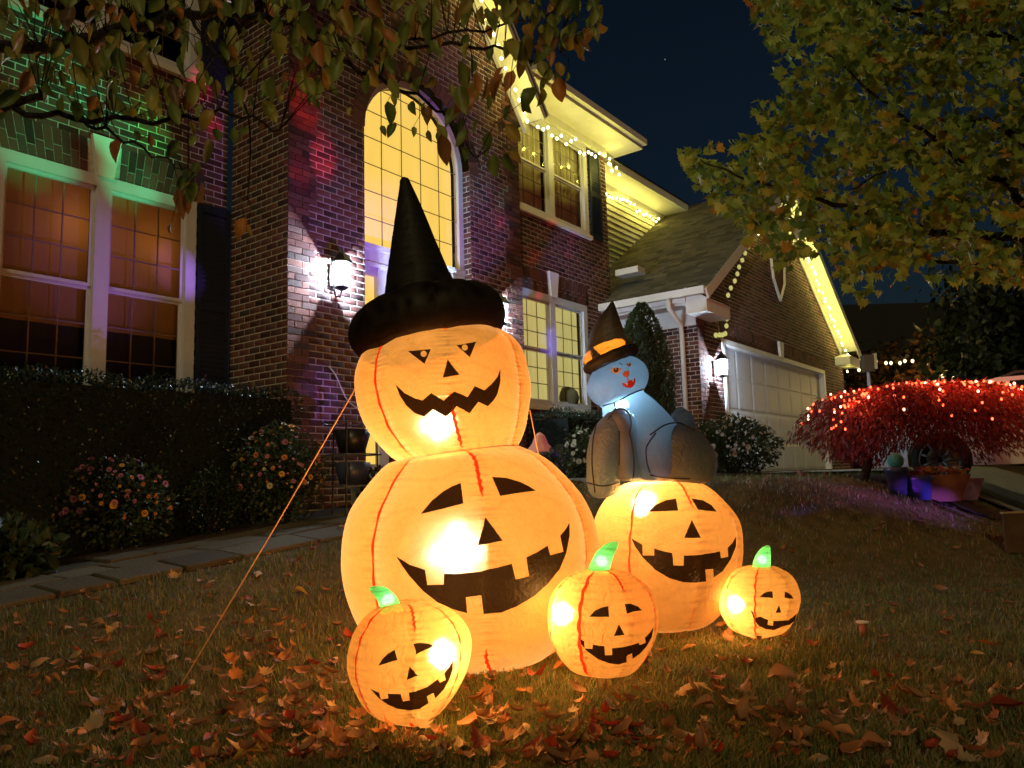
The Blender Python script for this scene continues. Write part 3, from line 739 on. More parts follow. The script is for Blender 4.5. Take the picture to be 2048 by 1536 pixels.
# vent box on the roof at left & louvre emblem in the gable
f = MB(hw); f.box(7.85, 8.15, -.25, .25, 4.85, 4.97); f.build('roof_vent', M['trim'], house)
vc = (12.45, 5.35)
f = MB(hw); f.prism([(vc[0] - .45, vc[1] + .45), (vc[0] - .38, vc[1] - .05), (vc[0], vc[1] - .5), (vc[0] + .38, vc[1] - .05), (vc[0] + .45, vc[1] + .45)], GW + .018, GW + .04); gv = f.build('gable_vent', M['brick'], house)
f = MB(hw)
for a, b2 in (((-.45, .45), (-.38, -.05)), ((-.38, -.05), (0, -.5)), ((0, -.5), (.38, -.05)), ((.38, -.05), (.45, .45))):
    f.tube([(vc[0] + a[0], GW + .05, vc[1] + a[1]), (vc[0] + b2[0], GW + .05, vc[1] + b2[1])], .035, 6)
f.build('vent_trim', M['trim'], gv)
# garage door, panels as parts
f = MB(hw); f.box(GDA - .1, GDA, GW - .1, GW + .035, .96, GDZ); f.box(GDB, GDB + .1, GW - .1, GW + .035, .96, GDZ); f.box(GDA - .1, GDB + .1, GW - .1, GW + .035, GDZ, GDZ + .1); f.build('door_frame', M['trim'], house)
q = MB(hw); q.box(GDA, GDB, GW - .14, GW - .10, .96, GDZ); gd = q.build('garage_door', M['garagedoor'], house)
for r in range(4):
    za = .98 + r * .61
    for c in range(8):
        a = GDA + .03 + c * (GDB - GDA - .03) / 8; e = a + (GDB - GDA) / 8 - .05
        q = MB(hw); zb = za + .57
        q.add([(a, GW - .099, za), (e, GW - .099, za), (e, GW - .099, zb), (a, GW - .099, zb), (a + .09, GW - .088, za + .09), (e - .09, GW - .088, za + .09), (e - .09, GW - .088, zb - .09), (a + .09, GW - .088, zb - .09),
               (a + .03, GW - .09, za + .03), (e - .03, GW - .09, za + .03), (e - .03, GW - .09, zb - .03), (a + .03, GW - .09, zb - .03)],
              [(4, 5, 6, 7), (0, 1, 9, 8), (1, 2, 10, 9), (2, 3, 11, 10), (3, 0, 8, 11), (8, 9, 5, 4), (9, 10, 6, 5), (10, 11, 7, 6), (11, 8, 4, 7)])
        q.build('panel', M['garagedoor'], gd)

# lanterns
M['bulbwhite'] = emat('lantern_bulb', (.80, .92, 1), 60)
M['lglass'] = glassmat('lantern_glass', (.92, .96, 1), .06)
_n = M['lglass'].node_tree; _t = _n.nodes.new('ShaderNodeBsdfTranslucent'); _t.inputs[0].default_value = (.9, .95, 1, 1); _m = _n.nodes.new('ShaderNodeMixShader'); _m.inputs[0].default_value = .3
_o = _n.nodes['Material Output']; _n.links.new(_o.inputs[0].links[0].from_socket, _m.inputs[1]); _n.links.new(_t.outputs[0], _m.inputs[2]); _n.links.new(_m.outputs[0], _o.inputs[0])
def lantern(s, w, z, label, power=34):
    L = thing('wall_lantern', label, 'lantern', hw((s, w, z)), 'wall lanterns on the brick house')
    c = hw((s, w + .17, z)); b = MB(); K = M['black']
    cap = MB(); cap.lathe(c, [(.001, .30), (.02, .29), (.03, .25), (.06, .23), (.125, .15), (.13, .13), (.001, .131)], 6); cap.build('cap', K, L)
    cage = MB()
    for j in range(6):
        a = 2 * PI * j / 6; cage.tube([c + np.array([.105 * math.cos(a), .105 * math.sin(a), .14]), c + np.array([.08 * math.cos(a), .08 * math.sin(a), -.16])], .007, 4)
    cage.lathe(c, [(.001, -.20), (.05, -.19), (.088, -.165), (.088, -.15), (.001, -.151)], 6); cage.build('cage', K, L)
    gl = MB(); gl.lathe(c, [(.10, .135), (.076, -.15)], 6); gl.build('glass', M['lglass'], L)
    arm = MB(hw); arm.tube([(s, w + .02, z - .02), (s, w + .06, z - .24), (s, w + .15, z - .27), (s, w + .17, z - .2)], .012, 6); arm.box(s - .05, s + .05, w + .005, w + .03, z - .12, z + .12); arm.build('bracket', K, L)
    bu = MB(); bu.sphere(c + np.array([0, 0, -.02]), .028, 8, 6, sq=(1, 1, 1.8)); bu.build('bulb', M['bulbwhite'], L, True)
    plight(c + np.array([0, 0, -.0]), power, (.74, .88, 1.0), .035, L)
lantern(.62, .02, 3.40, 'glowing black wall lantern on the brick left of the tall arched window', 1050)
lantern(3.62, .02, 3.40, 'glowing wall lantern right of the doorway, mostly hidden behind the big witch hat', 1050)
lantern(8.42, GW + .02, 2.90, 'glowing wall lantern beside the white garage door', 800)

# string lights
M['bulbwarm'] = emat('string_bulb', (1, .86, .35), 14)
M['cable'] = mat('light_wire', (.55, .55, .48), .6)
bulbme = None
def bulb_mesh(m, r=.022):
    b = MB(); b.sphere((0, 0, 0), r, 8, 6, sq=(1, 1, 1.25)); me = bpy.data.meshes.new('bulb'); me.from_pydata(b.v, [], b.f); me.materials.append(m); me.polygons.foreach_set('use_smooth', [True] * len(me.polygons)); return me
BW = bulb_mesh(M['bulbwarm'], .022)
def string(label, pts, step, me, light=None, every=2, hang=.0, cab=None, cat='string lights', group=None, jit=.015):
    T = thing('string_lights', label, cat, pts[0], group)
    P = [np.array(p, float) for p in pts]; seg = [np.linalg.norm(P[i + 1] - P[i]) for i in range(len(P) - 1)]; tot = sum(seg); n = int(tot / step)
    cpts = []; k = 0
    for i in range(n + 1):
        d = i * step; j = 0
        while j < len(seg) - 1 and d > seg[j]: d -= seg[j]; j += 1
        p = P[j] + (P[j + 1] - P[j]) * min(1, d / seg[j]); p = p + np.array([rnd.uniform(-jit, jit), rnd.uniform(-jit, jit), rnd.uniform(-jit, jit)])
        cpts.append(p.copy()); q = p.copy(); q[2] -= .03 + (hang * rnd.choice([0, .5, 1]) if hang else 0)
        if hang: cpts.append(q + np.array([0, 0, .02])); cpts.append(p.copy() + np.array([.001, 0, 0]))
        o = bpy.data.objects.new('bulb', me); col.objects.link(o); o.parent = T; o.location = tuple(q - ORG[T.name])
        if light and i % every == 0: plight(q + NVL, light[0], light[1], .03, T)
    if cab is None: cab = M['cable']
    b = MB(); b.tube(cpts, .003, 4); b.build('wire', cab, T); return T
NVL = NV * .05
YEL = (1, .86, .13)
string('warm string lights under the eave above the curtained upper window', [hw((4.5, RW + .34, 7.02)), hw((7.7, RW + .34, 7.02))], .145, BW, (3.6, YEL), 2, .20)
string('short bulb drop at the right end corner of the upper eave', [hw((7.72, RW + .12, 7.24)), hw((7.8, RW + .1, 7.0))], .12, BW, (2, YEL), 2)
string('warm string lights on the rake of the tall front gable behind the leaves', [hw((4.28, .30, 6.66)), hw((GC + .1, .30, 9.3))], .15, BW, (2.2, YEL), 2, .12)
string('warm string lights under the eave of the pale siding wing', [hw((8.0, SW_ + .14, 7.24)), hw((11.7, SW_ + .14, 7.24))], .16, BW, (2.8, YEL), 2, .12)
string('row of bright lights along the right rake of the garage gable', [hw((GPK + .2, GW + .25, roofz(GPK) - .55)), hw((GRE - .65, GW + .25, GEZ + .02)), hw((GRE - .5, GW + .2, GEZ - .45))], .16, BW, (1.5, YEL), 1, .0, jit=.04)
string('lights along the left rake of the garage gable near its peak', [hw((GPK - .1, GW + .25, roofz(GPK) - .55)), hw((10.6, GW + .25, roofz(10.6) - .40))], .18, BW, (1.3, YEL), 1, .0, jit=.03)
M['bulbdim'] = emat('dim_bulb', (.62, .56, .18), .9); BD = bulb_mesh(M['bulbdim'], .04)
string('loosely hung dim bulbs below the left rake of the garage gable', [hw((10.4, GW + .12, roofz(10.4) - .55)), hw((8.95, GW + .12, 4.28)), ], .26, BD)
string('small loop of dim bulbs beside the boxed corner of the garage eave', [hw((9.0, GW + .1, 3.95)), hw((8.9, GW + .1, 3.62)), hw((8.45, GW + .1, 3.55))], .16, BD)

exec_marker = 0
# ================================================================== INFLATABLES
ORT, ORD = (.90, .42, .075), (.80, .30, .05)
M['orange'] = fabric('orange_nylon', (.95, .47, .10), (.62, .27, .045), clear=.44, clearcol=(1, .50, .14), thin=.35, hot=.07, streak=1.6, fine=1.3, rr=.88)
M['orange_small'] = fabric('orange_nylon_thin', (.98, .52, .10), (.66, .30, .05), clear=.44, clearcol=(1, .50, .14), hot=.12, rr=.78, thin=.38, streak=1.3, fine=1.6)
M['seam'] = fabric('red_seam_tape', (.42, .03, .008), (.40, .03, .01), clear=0, hot=0)
M['seamdark'] = fabric('seam_thread', (.35, .08, .02), (.25, .06, .02), clear=0, hot=0)
M['patch'] = fabric('black_face_cloth', (.014, .008, .004), (.012, .010, .009), clear=.0, clearcol=(1, .7, .5), gloss=.02, hot=0)
M['pupil'] = fabric('pale_pupil_cloth', (.95, .60, .30), (.85, .5, .25), clear=0, hot=0)
M['green'] = fabric('green_nylon', (.32, 1.0, .36), (.3, .95, .34), clear=.06, clearcol=(.3, 1, .3), hot=.12)
M['cathat'] = fabric('cat_hat_nylon', (.03, .022, .016), (.035, .028, .022), gloss=.04, hot=0, fine=.5, thin=.3, clear=0)
M['hat'] = fabric('black_hat_nylon', (.10, .06, .04), (.045, .036, .031), clear=.0, gloss=.018, hot=0, fine=.35, thin=.4)
M['stake'] = mat('black_stake', (.02, .02, .02), .5)

def cat1(rows, M_):
    """Catmull-Rom resample rows (k,4)->M_ rings"""
    A = np.array(rows, float); k = len(A)
    seg = np.sqrt((np.diff((A[:, :2] + A[:, 2:4]) / 2, axis=0) ** 2).sum(1) + (np.diff(A[:, 2] - A[:, 0]) / 2) ** 2) + 1e-6
    T = np.concatenate([[0], np.cumsum(seg)]); ts = np.linspace(0, T[-1], M_); out = []
    for t in ts:
        i = min(max(np.searchsorted(T, t, 'right') - 1, 0), k - 2); u = (t - T[i]) / seg[i]
        p0, p1, p2, p3 = A[max(i - 1, 0)], A[i], A[i + 1], A[min(i + 2, k - 1)]
        m1 = (p2 - p0) / (T[min(i + 1, k - 1)] - T[max(i - 1, 0)]) * seg[i]; m2 = (p3 - p1) / (T[min(i + 2, k - 1)] - T[i]) * seg[i]
        out.append((2 * u ** 3 - 3 * u ** 2 + 1) * p1 + (u ** 3 - 2 * u ** 2 + u) * m1 + (-2 * u ** 3 + 3 * u ** 2) * p2 + (u ** 3 - u ** 2) * m2)
    return np.array(out)
class Loft:
    """balloon skin through rings given by their left/right picture edges at distance D"""
    def __init__(s, rows, D, rings=90, seg=120, dsc=1.0, seams=(), amp=.04, pucker=.0030, sharp=None):
        if sharp is None: R = cat1(rows, rings)
        else:
            a = cat1(rows[:sharp + 1], int(rings * sharp / (len(rows) - 1))); b_ = cat1(rows[sharp:], rings - len(a) + 1); R = np.vstack([a, b_[1:]])
        s.n = len(R); s.seg = seg; s.seams = [q * PI / 180 for q in seams]
        s.Lp = np.array([at(r[0], r[1], D) for r in R]); s.Rp = np.array([at(r[2], r[3], D) for r in R])
        s.c = (s.Lp + s.Rp) / 2; s.h = (s.Rp - s.Lp) / 2; s.r = np.linalg.norm(s.h, axis=1); s.dsc = dsc; s.amp = amp; s.pk = pucker
        s.ph = nr.rand(8) * 6
    def g(s, phi, i, sm=False):
        if not s.seams: return 1.0
        d = min(abs((phi - q + PI) % (2 * PI) - PI) for q in s.seams)
        base = 1 - s.amp * math.exp(-d / .16)
        v = i / s.n * 60
        pk = s.pk / max(s.r[int(i)], .03) * math.exp(-d / .11) * (math.sin(v * 6.3 + s.ph[0] + 3 * math.sin(v * 1.7)) + .6 * math.sin(v * 11.7 + s.ph[1] + phi * 5))
        w = .002 * (math.sin(3 * phi + v * .5 + s.ph[2]) + math.sin(5 * phi - v * .3 + s.ph[3]))
        return base + (0 if sm else pk) + w
    def S(s, phi, i, sm=False):
        i = max(0, min(s.n - 1, i)); i0 = int(i); f = i - i0; i1 = min(i0 + 1, s.n - 1)
        c = s.c[i0] * (1 - f) + s.c[i1] * f; h = s.h[i0] * (1 - f) + s.h[i1] * f; r = np.linalg.norm(h)
        g = s.g(phi, i, sm)
        return c + h * math.sin(phi) * g + np.array([0, -1, 0]) * r * s.dsc * math.cos(phi) * g
    def mesh(s, top=True, bot=True):
        V = np.array([s.S(2 * PI * j / s.seg, i) for i in range(s.n) for j in range(s.seg)]); k = s.seg
        b = len(V); V = np.vstack([V, s.c[0], s.c[-1]])
        F = [(i * k + j, i * k + (j + 1) % k, (i + 1) * k + (j + 1) % k, (i + 1) * k + j) for i in range(s.n - 1) for j in range(k)]
        if bot: F += [(b, (j + 1) % k, j) for j in range(k)]
        if top: F += [(b + 1, (s.n - 1) * k + j, (s.n - 1) * k + (j + 1) % k) for j in range(k)]
        return V, F
    def build(s, name, m, parent, top=True, bot=True):
        V, F = s.mesh(top, bot); V = V - ORG[parent.name]; me = bpy.data.meshes.new(name); me.from_pydata(V.tolist(), [], F)
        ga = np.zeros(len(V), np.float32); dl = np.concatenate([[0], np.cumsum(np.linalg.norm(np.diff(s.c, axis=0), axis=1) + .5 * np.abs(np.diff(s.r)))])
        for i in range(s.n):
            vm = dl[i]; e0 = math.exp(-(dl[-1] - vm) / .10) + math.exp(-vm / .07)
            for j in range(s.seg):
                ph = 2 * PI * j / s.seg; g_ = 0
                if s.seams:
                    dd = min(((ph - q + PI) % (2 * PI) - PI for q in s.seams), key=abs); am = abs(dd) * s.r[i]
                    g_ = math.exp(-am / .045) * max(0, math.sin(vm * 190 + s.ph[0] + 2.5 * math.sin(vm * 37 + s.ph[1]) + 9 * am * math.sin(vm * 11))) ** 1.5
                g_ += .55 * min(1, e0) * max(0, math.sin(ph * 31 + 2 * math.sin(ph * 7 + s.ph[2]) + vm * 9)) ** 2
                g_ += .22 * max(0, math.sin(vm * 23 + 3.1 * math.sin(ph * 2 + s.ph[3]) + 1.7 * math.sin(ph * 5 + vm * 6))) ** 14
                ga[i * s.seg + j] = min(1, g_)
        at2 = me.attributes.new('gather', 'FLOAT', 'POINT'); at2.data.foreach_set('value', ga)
        o = link_mesh(name, me, m, parent, True); s.V, s.F = V + ORG[parent.name], F
        s.bvh = BVHTree.FromPolygons([Vector(v) for v in s.V], F); return o
    def ribbon(s, phideg, a, b, wpx, m, parent, name='seam', off=.007, jit=.22):
        """strip on the skin along a meridian from ring fraction a to b, width in metres"""
        n = 46; vs = []; fs = []; phi0 = phideg * PI / 180
        for k in range(n + 1):
            i = (a + (b - a) * k / n) * (s.n - 1); i_ = max(0, min(s.n - 1, i)); r = max(s.r[int(i_)], .02)
            taper = min(1, 6 * min(k, n - k) / n + .15)
            wd = wpx * taper * (1 + jit * math.sin(k * .9 + s.ph[4]) * .6 + jit * .5 * math.sin(k * 2.3 + s.ph[5]))
            cphi = phi0 + .006 * math.sin(k * 1.1 + s.ph[6]) / r * .5
            for sg in (-1, 1):
                ph = cphi + sg * wd / 2 / r; p = s.S(ph, i, True); q = (p - s.c[int(i_)]); q = q / (np.linalg.norm(q) + 1e-9); vs.append(p + q * off)
        for k in range(n): fs.append((2 * k, 2 * k + 1, 2 * k + 3, 2 * k + 2))
        b_ = MB(); b_.add(vs, fs); return b_.build(name, m, parent, True)
def patch(bvh, poly, m, parent, name, off=.005, step=7, holes=()):
    """a cloth shape sewn on the skin: outline given as seen in the photo, dropped onto the real surface"""
    out = []; n = len(poly)
    for i in range(n):
        a = np.array(poly[i], float); b_ = np.array(poly[(i + 1) % n], float); k = max(1, int(np.linalg.norm(b_ - a) / step))
        for j in range(k): out.append(a + (b_ - a) * j / k)
    xs = [p[0] for p in out]; ys = [p[1] for p in out]; nb = len(out); pts = [Vector((p[0], p[1])) for p in out]
    def inside(x, y):
        c = False; j = nb - 1
        for i in range(nb):
            if (out[i][1] > y) != (out[j][1] > y) and x < (out[j][0] - out[i][0]) * (y - out[i][1]) / (out[j][1] - out[i][1]) + out[i][0]: c = not c
            j = i
        return c
    x = min(xs)
    while x < max(xs):
        y = min(ys)
        while y < max(ys):
            if inside(x, y) and min((p[0] - x) ** 2 + (p[1] - y) ** 2 for p in out) > (step * .5) ** 2: pts.append(Vector((x, y)))
            y += step
        x += step
    he = []
    for hp_ in holes:
        pts = [p for k_, p in enumerate(pts) if k_ < nb or not inpoly(p.x, p.y, hp_)]
    for hp_ in holes:
        b0 = len(pts); pts += [Vector(q) for q in hp_]; he += [(b0 + k_, b0 + (k_ + 1) % len(hp_)) for k_ in range(len(hp_))]
    r = delaunay_2d_cdt(pts, he, [list(range(nb))], 1, 1e-4); vv, ff = r[0], r[2]; o = Vector((0, 0, CAMH)); V = []; ok = {}
    last = None
    for i, p in enumerate(vv):
        d = Vector(ray(p.x, p.y)).normalized(); h = bvh.ray_cast(o, d)
        if h[0] is None: ok[i] = None; V.append((0, 0, 0)); continue
        nn = h[1]; nn = nn if nn.dot(d) < 0 else -nn; q = h[0] + nn * off; V.append(tuple(q)); ok[i] = 1
    F = [tuple(f) for f in ff if all(ok[i] for i in f) and not any(inpoly(sum(vv[i].x for i in f) / len(f), sum(vv[i].y for i in f) / len(f), hp_) for hp_ in holes)]
    used = sorted({i for f in F for i in f}); mp = {u: k for k, u in enumerate(used)}
    # outer face turned to the viewer, plus a back skin for thickness
    b_ = MB(); b_.add([V[u] for u in used], [tuple(mp[i] for i in f) for f in F]); return b_.build(name, m, parent, True)
def Z1(pts, ox, oy, sc): return [(ox + x * sc, oy + y * sc) for x, y in pts]
def circ(cx_, cy_, r, n=14): return [(cx_ + r * math.cos(2 * PI * i / n), cy_ + r * math.sin(2 * PI * i / n)) for i in range(n)]
bulbm = emat('inner_led', (1, .93, .8), 25)
def inner_lamp(px, py, D, power, colr, parent, r=.035):
    p = at(px, py, D); b = MB(); b.sphere(p, r * .7, 10, 8); b.build('led_lamp', bulbm, parent, True); plight(p, power, colr, r, parent)
WARM = (1, .86, .62)

# ---- the tall pumpkin snowman
DM = 4.32
main = thing('inflatable_pumpkin_snowman', 'tall glowing inflatable of two stacked jack-o-lanterns wearing a big black witch hat', 'inflatable', gp(1000, 1330))
body = Loft([(960, 1333, 1010, 1333), (830, 1325, 1100, 1305), (755, 1290, 1140, 1270), (715, 1235, 1172, 1225), (692, 1160, 1192, 1155), (688, 1085, 1196, 1072), (705, 1020, 1172, 1000), (742, 965, 1125, 945), (775, 930, 1085, 912), (800, 922, 1035, 890)],
            DM, 190, 190, .96, (-43, 10, 67, 122, 180, 238), .065)
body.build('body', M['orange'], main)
head = Loft([(800, 926, 1036, 892), (776, 908, 1046, 872), (742, 868, 1056, 835), (718, 815, 1062, 785), (712, 762, 1058, 742), (722, 722, 1046, 700), (745, 690, 1022, 672), (790, 668, 980, 655), (850, 660, 905, 654)],
            DM, 150, 190, .96, (-43, 8, 66, 122, 180, 238), .06)
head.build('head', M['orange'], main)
for L_, a, b_ in ((body, .16, .98), (head, .02, .93)):
    L_.ribbon(-43, a, b_, .019, M['seam'], main); L_.ribbon(67 if L_ is body else 66, a, b_, .009, M['seamdark'], main)
body.ribbon(10, .10, .34, .018, M['seam'], main); body.ribbon(10, .78, .99, .02, M['seam'], main); head.ribbon(8, .02, .33, .018, M['seam'], main); head.ribbon(8, .66, .95, .018, M['seam'], main)
# waist seam
ws = MB(); ws.tube([body.S(2 * PI * j / 60, body.n - 1) for j in range(61)], .004, 5); ws.build('waist_seam', M['seamdark'], main)
hb = head.bvh; k1 = lambda p: Z1(p, 660, 640, .2832); k2 = lambda p: Z1(p, 660, 900, .2864)
patch(hb, k1([(553, 223), (713, 208), (668, 311)]), M['patch'], main, 'eye', holes=[circ(847.8, 708.3, 6.2)]); patch(hb, k1([(893, 182), (1030, 157), (987, 265)]), M['patch'], main, 'eye', holes=[circ(929.3, 696, 6)])
patch(hb, k1([(833, 280), (915, 387), (794, 405)]), M['patch'], main, 'nose')
patch(hb, k1([(468, 457), (530, 515), (600, 552), (655, 567), (715, 515), (800, 567), (878, 502), (970, 545), (1020, 467), (1088, 497), (1140, 450), (1180, 400), (1198, 347), (1200, 430), (1180, 520), (1150, 570), (1112, 608), (1045, 577), (985, 657), (895, 605), (818, 683), (725, 630), (668, 682), (600, 655), (540, 600), (495, 530)]), M['patch'], main, 'mouth')
bb_ = body.bvh
patch(bb_, k1([(643, 1373), (720, 1280), (800, 1215), (860, 1180), (923, 1154), (942, 1298), (800, 1335)]), M['patch'], main, 'eye')
patch(bb_, k1([(1144, 1113), (1240, 1118), (1340, 1148), (1400, 1178), (1452, 1210), (1330, 1225), (1202, 1246)]), M['patch'], main, 'eye')
patch(bb_, k2([(1086, 470), (1205, 632), (1028, 670)]), M['patch'], main, 'nose')
patch(bb_, k2([(467, 742), (560, 800), (667, 835), (682, 941), (796, 937), (797, 862), (900, 862), (1050, 845), (1170, 820), (1268, 793), (1295, 902), (1388, 880), (1368, 750), (1440, 715), (1515, 668), (1535, 735), (1625, 710), (1602, 600), (1640, 555), (1667, 510), (1668, 600), (1645, 720), (1600, 830), (1520, 930), (1420, 1020), (1300, 1090), (1200, 1130), (1070, 1140), (1055, 1010), (948, 1025), (957, 1137), (860, 1110), (750, 1060), (650, 980), (560, 880), (510, 810)]), M['patch'], main, 'mouth', step=9)
# red base hem
hm = MB(); hm.tube([body.S(2 * PI * j / 60, 15) + np.array([0, 0, -.0]) for j in range(61)], .006, 5); hm.build('base_hem', M['seam'], main)
inner_lamp(915, 1103, DM - .06, 232, WARM, main); inner_lamp(880, 838, DM - .04, 130, WARM, main)
# hat: inflated ring brim and cone
bc = at(856, 645, DM); tl = math.radians(9.0); ax = Vector((math.cos(tl), 0, math.sin(tl))); ay = Vector((0, 1, 0)); az = ax.cross(ay)
V = []; F = []; NU, NVv = 96, 28
RM, RT = .290, .160
for i in range(NU):
    u = 2 * PI * i / NU; gs = abs(math.sin(u * 5 + .3)); 
    for j in range(NVv):
        v = 2 * PI * j / NVv; rt = RT * (1 - .05 * (1 - gs) ** 2 + .008 * math.sin(23 * u + 2 * math.sin(v))); sag = -.03 * math.cos(u) if math.cos(u) < 0 else 0
        p = Vector(bc) + (ax * math.cos(u) + ay * math.sin(u)) * (RM + rt * math.cos(v)) + az * (rt * math.sin(v) * 1.0) + Vector((0, 0, -abs(sag)))
        V.append(tuple(np.array(p)))
for i in range(NU):
    for j in range(NVv): F.append((i * NVv + j, ((i + 1) % NU) * NVv + j, ((i + 1) % NU) * NVv + (j + 1) % NVv, i * NVv + (j + 1) % NVv))
b_ = MB(); b_.add(V, F); b_.build('hat_brim', M['hat'], main, True)
cone = Loft([(758, 655, 950, 640), (768, 600, 922, 588), (775, 545, 895, 535), (784, 480, 868, 472), (793, 415, 843, 412), (799, 372, 824, 371), (801, 359, 817, 357), (805, 355, 812, 355)], DM, 60, 60, 1.0, (-70, -10, 50, 110, 170, 230), .02)
cone.build('hat_cone', M['hat'], main)
# black ground stake under the front
p = gp(1008, 1335); b_ = MB(); b_.box(p[0] - .02, p[0] + .02, p[1] - .01, p[1] + .01, p[2] - .02, p[2] + .05); b_.build('base_stake', M['stake'], main)

def pumpkin(name, label, rows, D, base, seams, ribs, face, lamps, stem, group, small=True, rings=100, seg=120, amp=.075, th=None, step=5):
    T = th or thing(name, label, 'inflatable', base, group)
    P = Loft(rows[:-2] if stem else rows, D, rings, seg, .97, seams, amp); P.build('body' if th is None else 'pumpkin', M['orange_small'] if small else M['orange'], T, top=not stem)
    for ph, a, b_, w, dk in ribs: P.ribbon(ph, a, b_, w, M['seamdark'] if dk else M['seam'], T)
    for nm, poly in face: patch(P.bvh, poly, M['patch'], T, nm, .004, step)
    for l in lamps: inner_lamp(l[0], l[1], D + l[2], l[3], WARM, T, .03)
    if stem:
        St = Loft(stem, D - .02, 24, 24, .8, (0, 120, 240), .06, .001); St.build('stem', M['green'], T, bot=False); plight(St.c[8], .28, (.6, 1, .6), .03, T)
    return T, P
q1 = lambda p: Z1(p, 650, 1150, .2149); q2 = lambda p: Z1(p, 1070, 1060, .2734)
G = 'small glowing inflatable pumpkins with green stems'
pumpkin('inflatable_pumpkin', 'small glowing inflatable pumpkin tilted left in front of the snowman inflatable, nearest to the viewer',
        [(800, 1446, 850, 1446), (745, 1425, 885, 1420), (712, 1380, 922, 1368), (696, 1325, 942, 1310), (706, 1270, 938, 1260), (735, 1228, 905, 1222), (772, 1207, 862, 1204), (792, 1205, 822, 1204), (800, 1203, 815, 1202), (800, 1203, 812, 1202)],
        3.2, gp(822, 1440), (-52, 12, 62, 118, 180, 240), [(-52, .08, .95, .012, 0), (12, .70, .98, .010, 0), (62, .1, .95, .008, 0), (12, .02, .12, .014, 0)],
        [('eye', q1([(500, 843), (540, 780), (590, 730), (650, 697), (676, 790), (590, 815)])), ('eye', q1([(818, 642), (880, 632), (950, 637), (1022, 662), (930, 700), (850, 735)])), ('nose', q1([(785, 850), (867, 932), (760, 972)])),
         ('mouth', q1([(427, 1053), (508, 1090), (525, 1152), (592, 1140), (588, 1098), (705, 1103), (725, 1171), (787, 1158), (777, 1090), (850, 1075), (950, 1035), (1045, 965), (1065, 997), (1118, 970), (1105, 912), (1150, 850), (1185, 785), (1180, 880), (1150, 970), (1100, 1060), (1022, 1143), (1005, 1092), (945, 1122), (962, 1185), (880, 1240), (780, 1252), (680, 1240), (590, 1200), (510, 1145)]))],
        [(880, 1308, -.06, 38)], [(762, 1226, 808, 1222), (758, 1208, 800, 1206), (748, 1190, 790, 1190), (738, 1178, 770, 1174), (742, 1173, 752, 1172)], G)
pumpkin('inflatable_pumpkin', 'small glowing inflatable pumpkin with the longest green stem, between the snowman and the cat inflatables',
        [(1185, 1351, 1235, 1351), (1135, 1335, 1275, 1335), (1103, 1290, 1305, 1290), (1093, 1240, 1317, 1240), (1105, 1185, 1305, 1185), (1140, 1150, 1268, 1150), (1172, 1139, 1232, 1139), (1182, 1137, 1214, 1137), (1190, 1136, 1210, 1136), (1195, 1136, 1205, 1136)],
        3.70, gp(1207, 1350), (-30, 22, 68, 118, 180, 240, 278), [(-30, .08, .95, .017, 0), (22, .72, .98, .010, 0), (68, .1, .95, .010, 0), (278, .1, .95, .008, 0)],
        [('eye', q2([(400, 635), (440, 590), (490, 567), (536, 558), (541, 635)])), ('eye', q2([(652, 543), (700, 541), (750, 560), (780, 590), (720, 597), (668, 614)])), ('nose', q2([(611, 690), (652, 765), (575, 774)])),
         ('mouth', q2([(312, 775), (364, 815), (366, 864), (422, 866), (424, 835), (508, 848), (511, 912), (563, 911), (562, 862), (660, 852), (755, 822), (762, 839), (805, 822), (800, 785), (835, 750), (861, 705), (850, 780), (810, 850), (760, 905), (712, 938), (708, 899), (668, 917), (669, 965), (610, 981), (540, 970), (460, 940), (380, 880), (340, 830)]))],
        [(1130, 1228, -.05, 43)], [(1172, 1148, 1218, 1148), (1180, 1128, 1222, 1130), (1192, 1105, 1228, 1110), (1208, 1090, 1236, 1092), (1222, 1083, 1236, 1083)], G)
pumpkin('inflatable_pumpkin', 'smallest glowing inflatable pumpkin at the far right end of the group, beside dark lawn',
        [(1495, 1273, 1535, 1273), (1462, 1258, 1570, 1258), (1442, 1225, 1592, 1222), (1437, 1190, 1598, 1186), (1450, 1155, 1585, 1152), (1478, 1138, 1560, 1136), (1496, 1133, 1546, 1132), (1510, 1132, 1534, 1132), (1514, 1131, 1530, 1131), (1515, 1131, 1528, 1131)],
        4.65, gp(1517, 1272), (-22, 30, 78, 130, 180, 240, 290), [(-22, .08, .95, .010, 0), (30, .72, .98, .008, 1), (78, .1, .9, .006, 0), (290, .1, .9, .008, 0)],
        [('eye', q2([(1645, 490), (1670, 465), (1700, 452), (1735, 449), (1740, 497)])), ('eye', q2([(1823, 453), (1850, 460), (1875, 480), (1888, 503), (1822, 497)])), ('nose', q2([(1783, 548), (1797, 602), (1757, 602)])),
         ('mouth', q2([(1578, 582), (1600, 610), (1606, 640), (1648, 632), (1705, 655), (1700, 690), (1738, 697), (1742, 663), (1850, 657), (1880, 635), (1912, 605), (1895, 660), (1860, 690), (1800, 705), (1750, 728), (1690, 722), (1640, 700), (1600, 650)]))],
        [(1474, 1208, -.05, 38)], [(1504, 1139, 1540, 1138), (1507, 1122, 1541, 1122), (1516, 1104, 1541, 1104), (1526, 1094, 1540, 1094), (1532, 1091, 1537, 1091)], G, step=3.5)

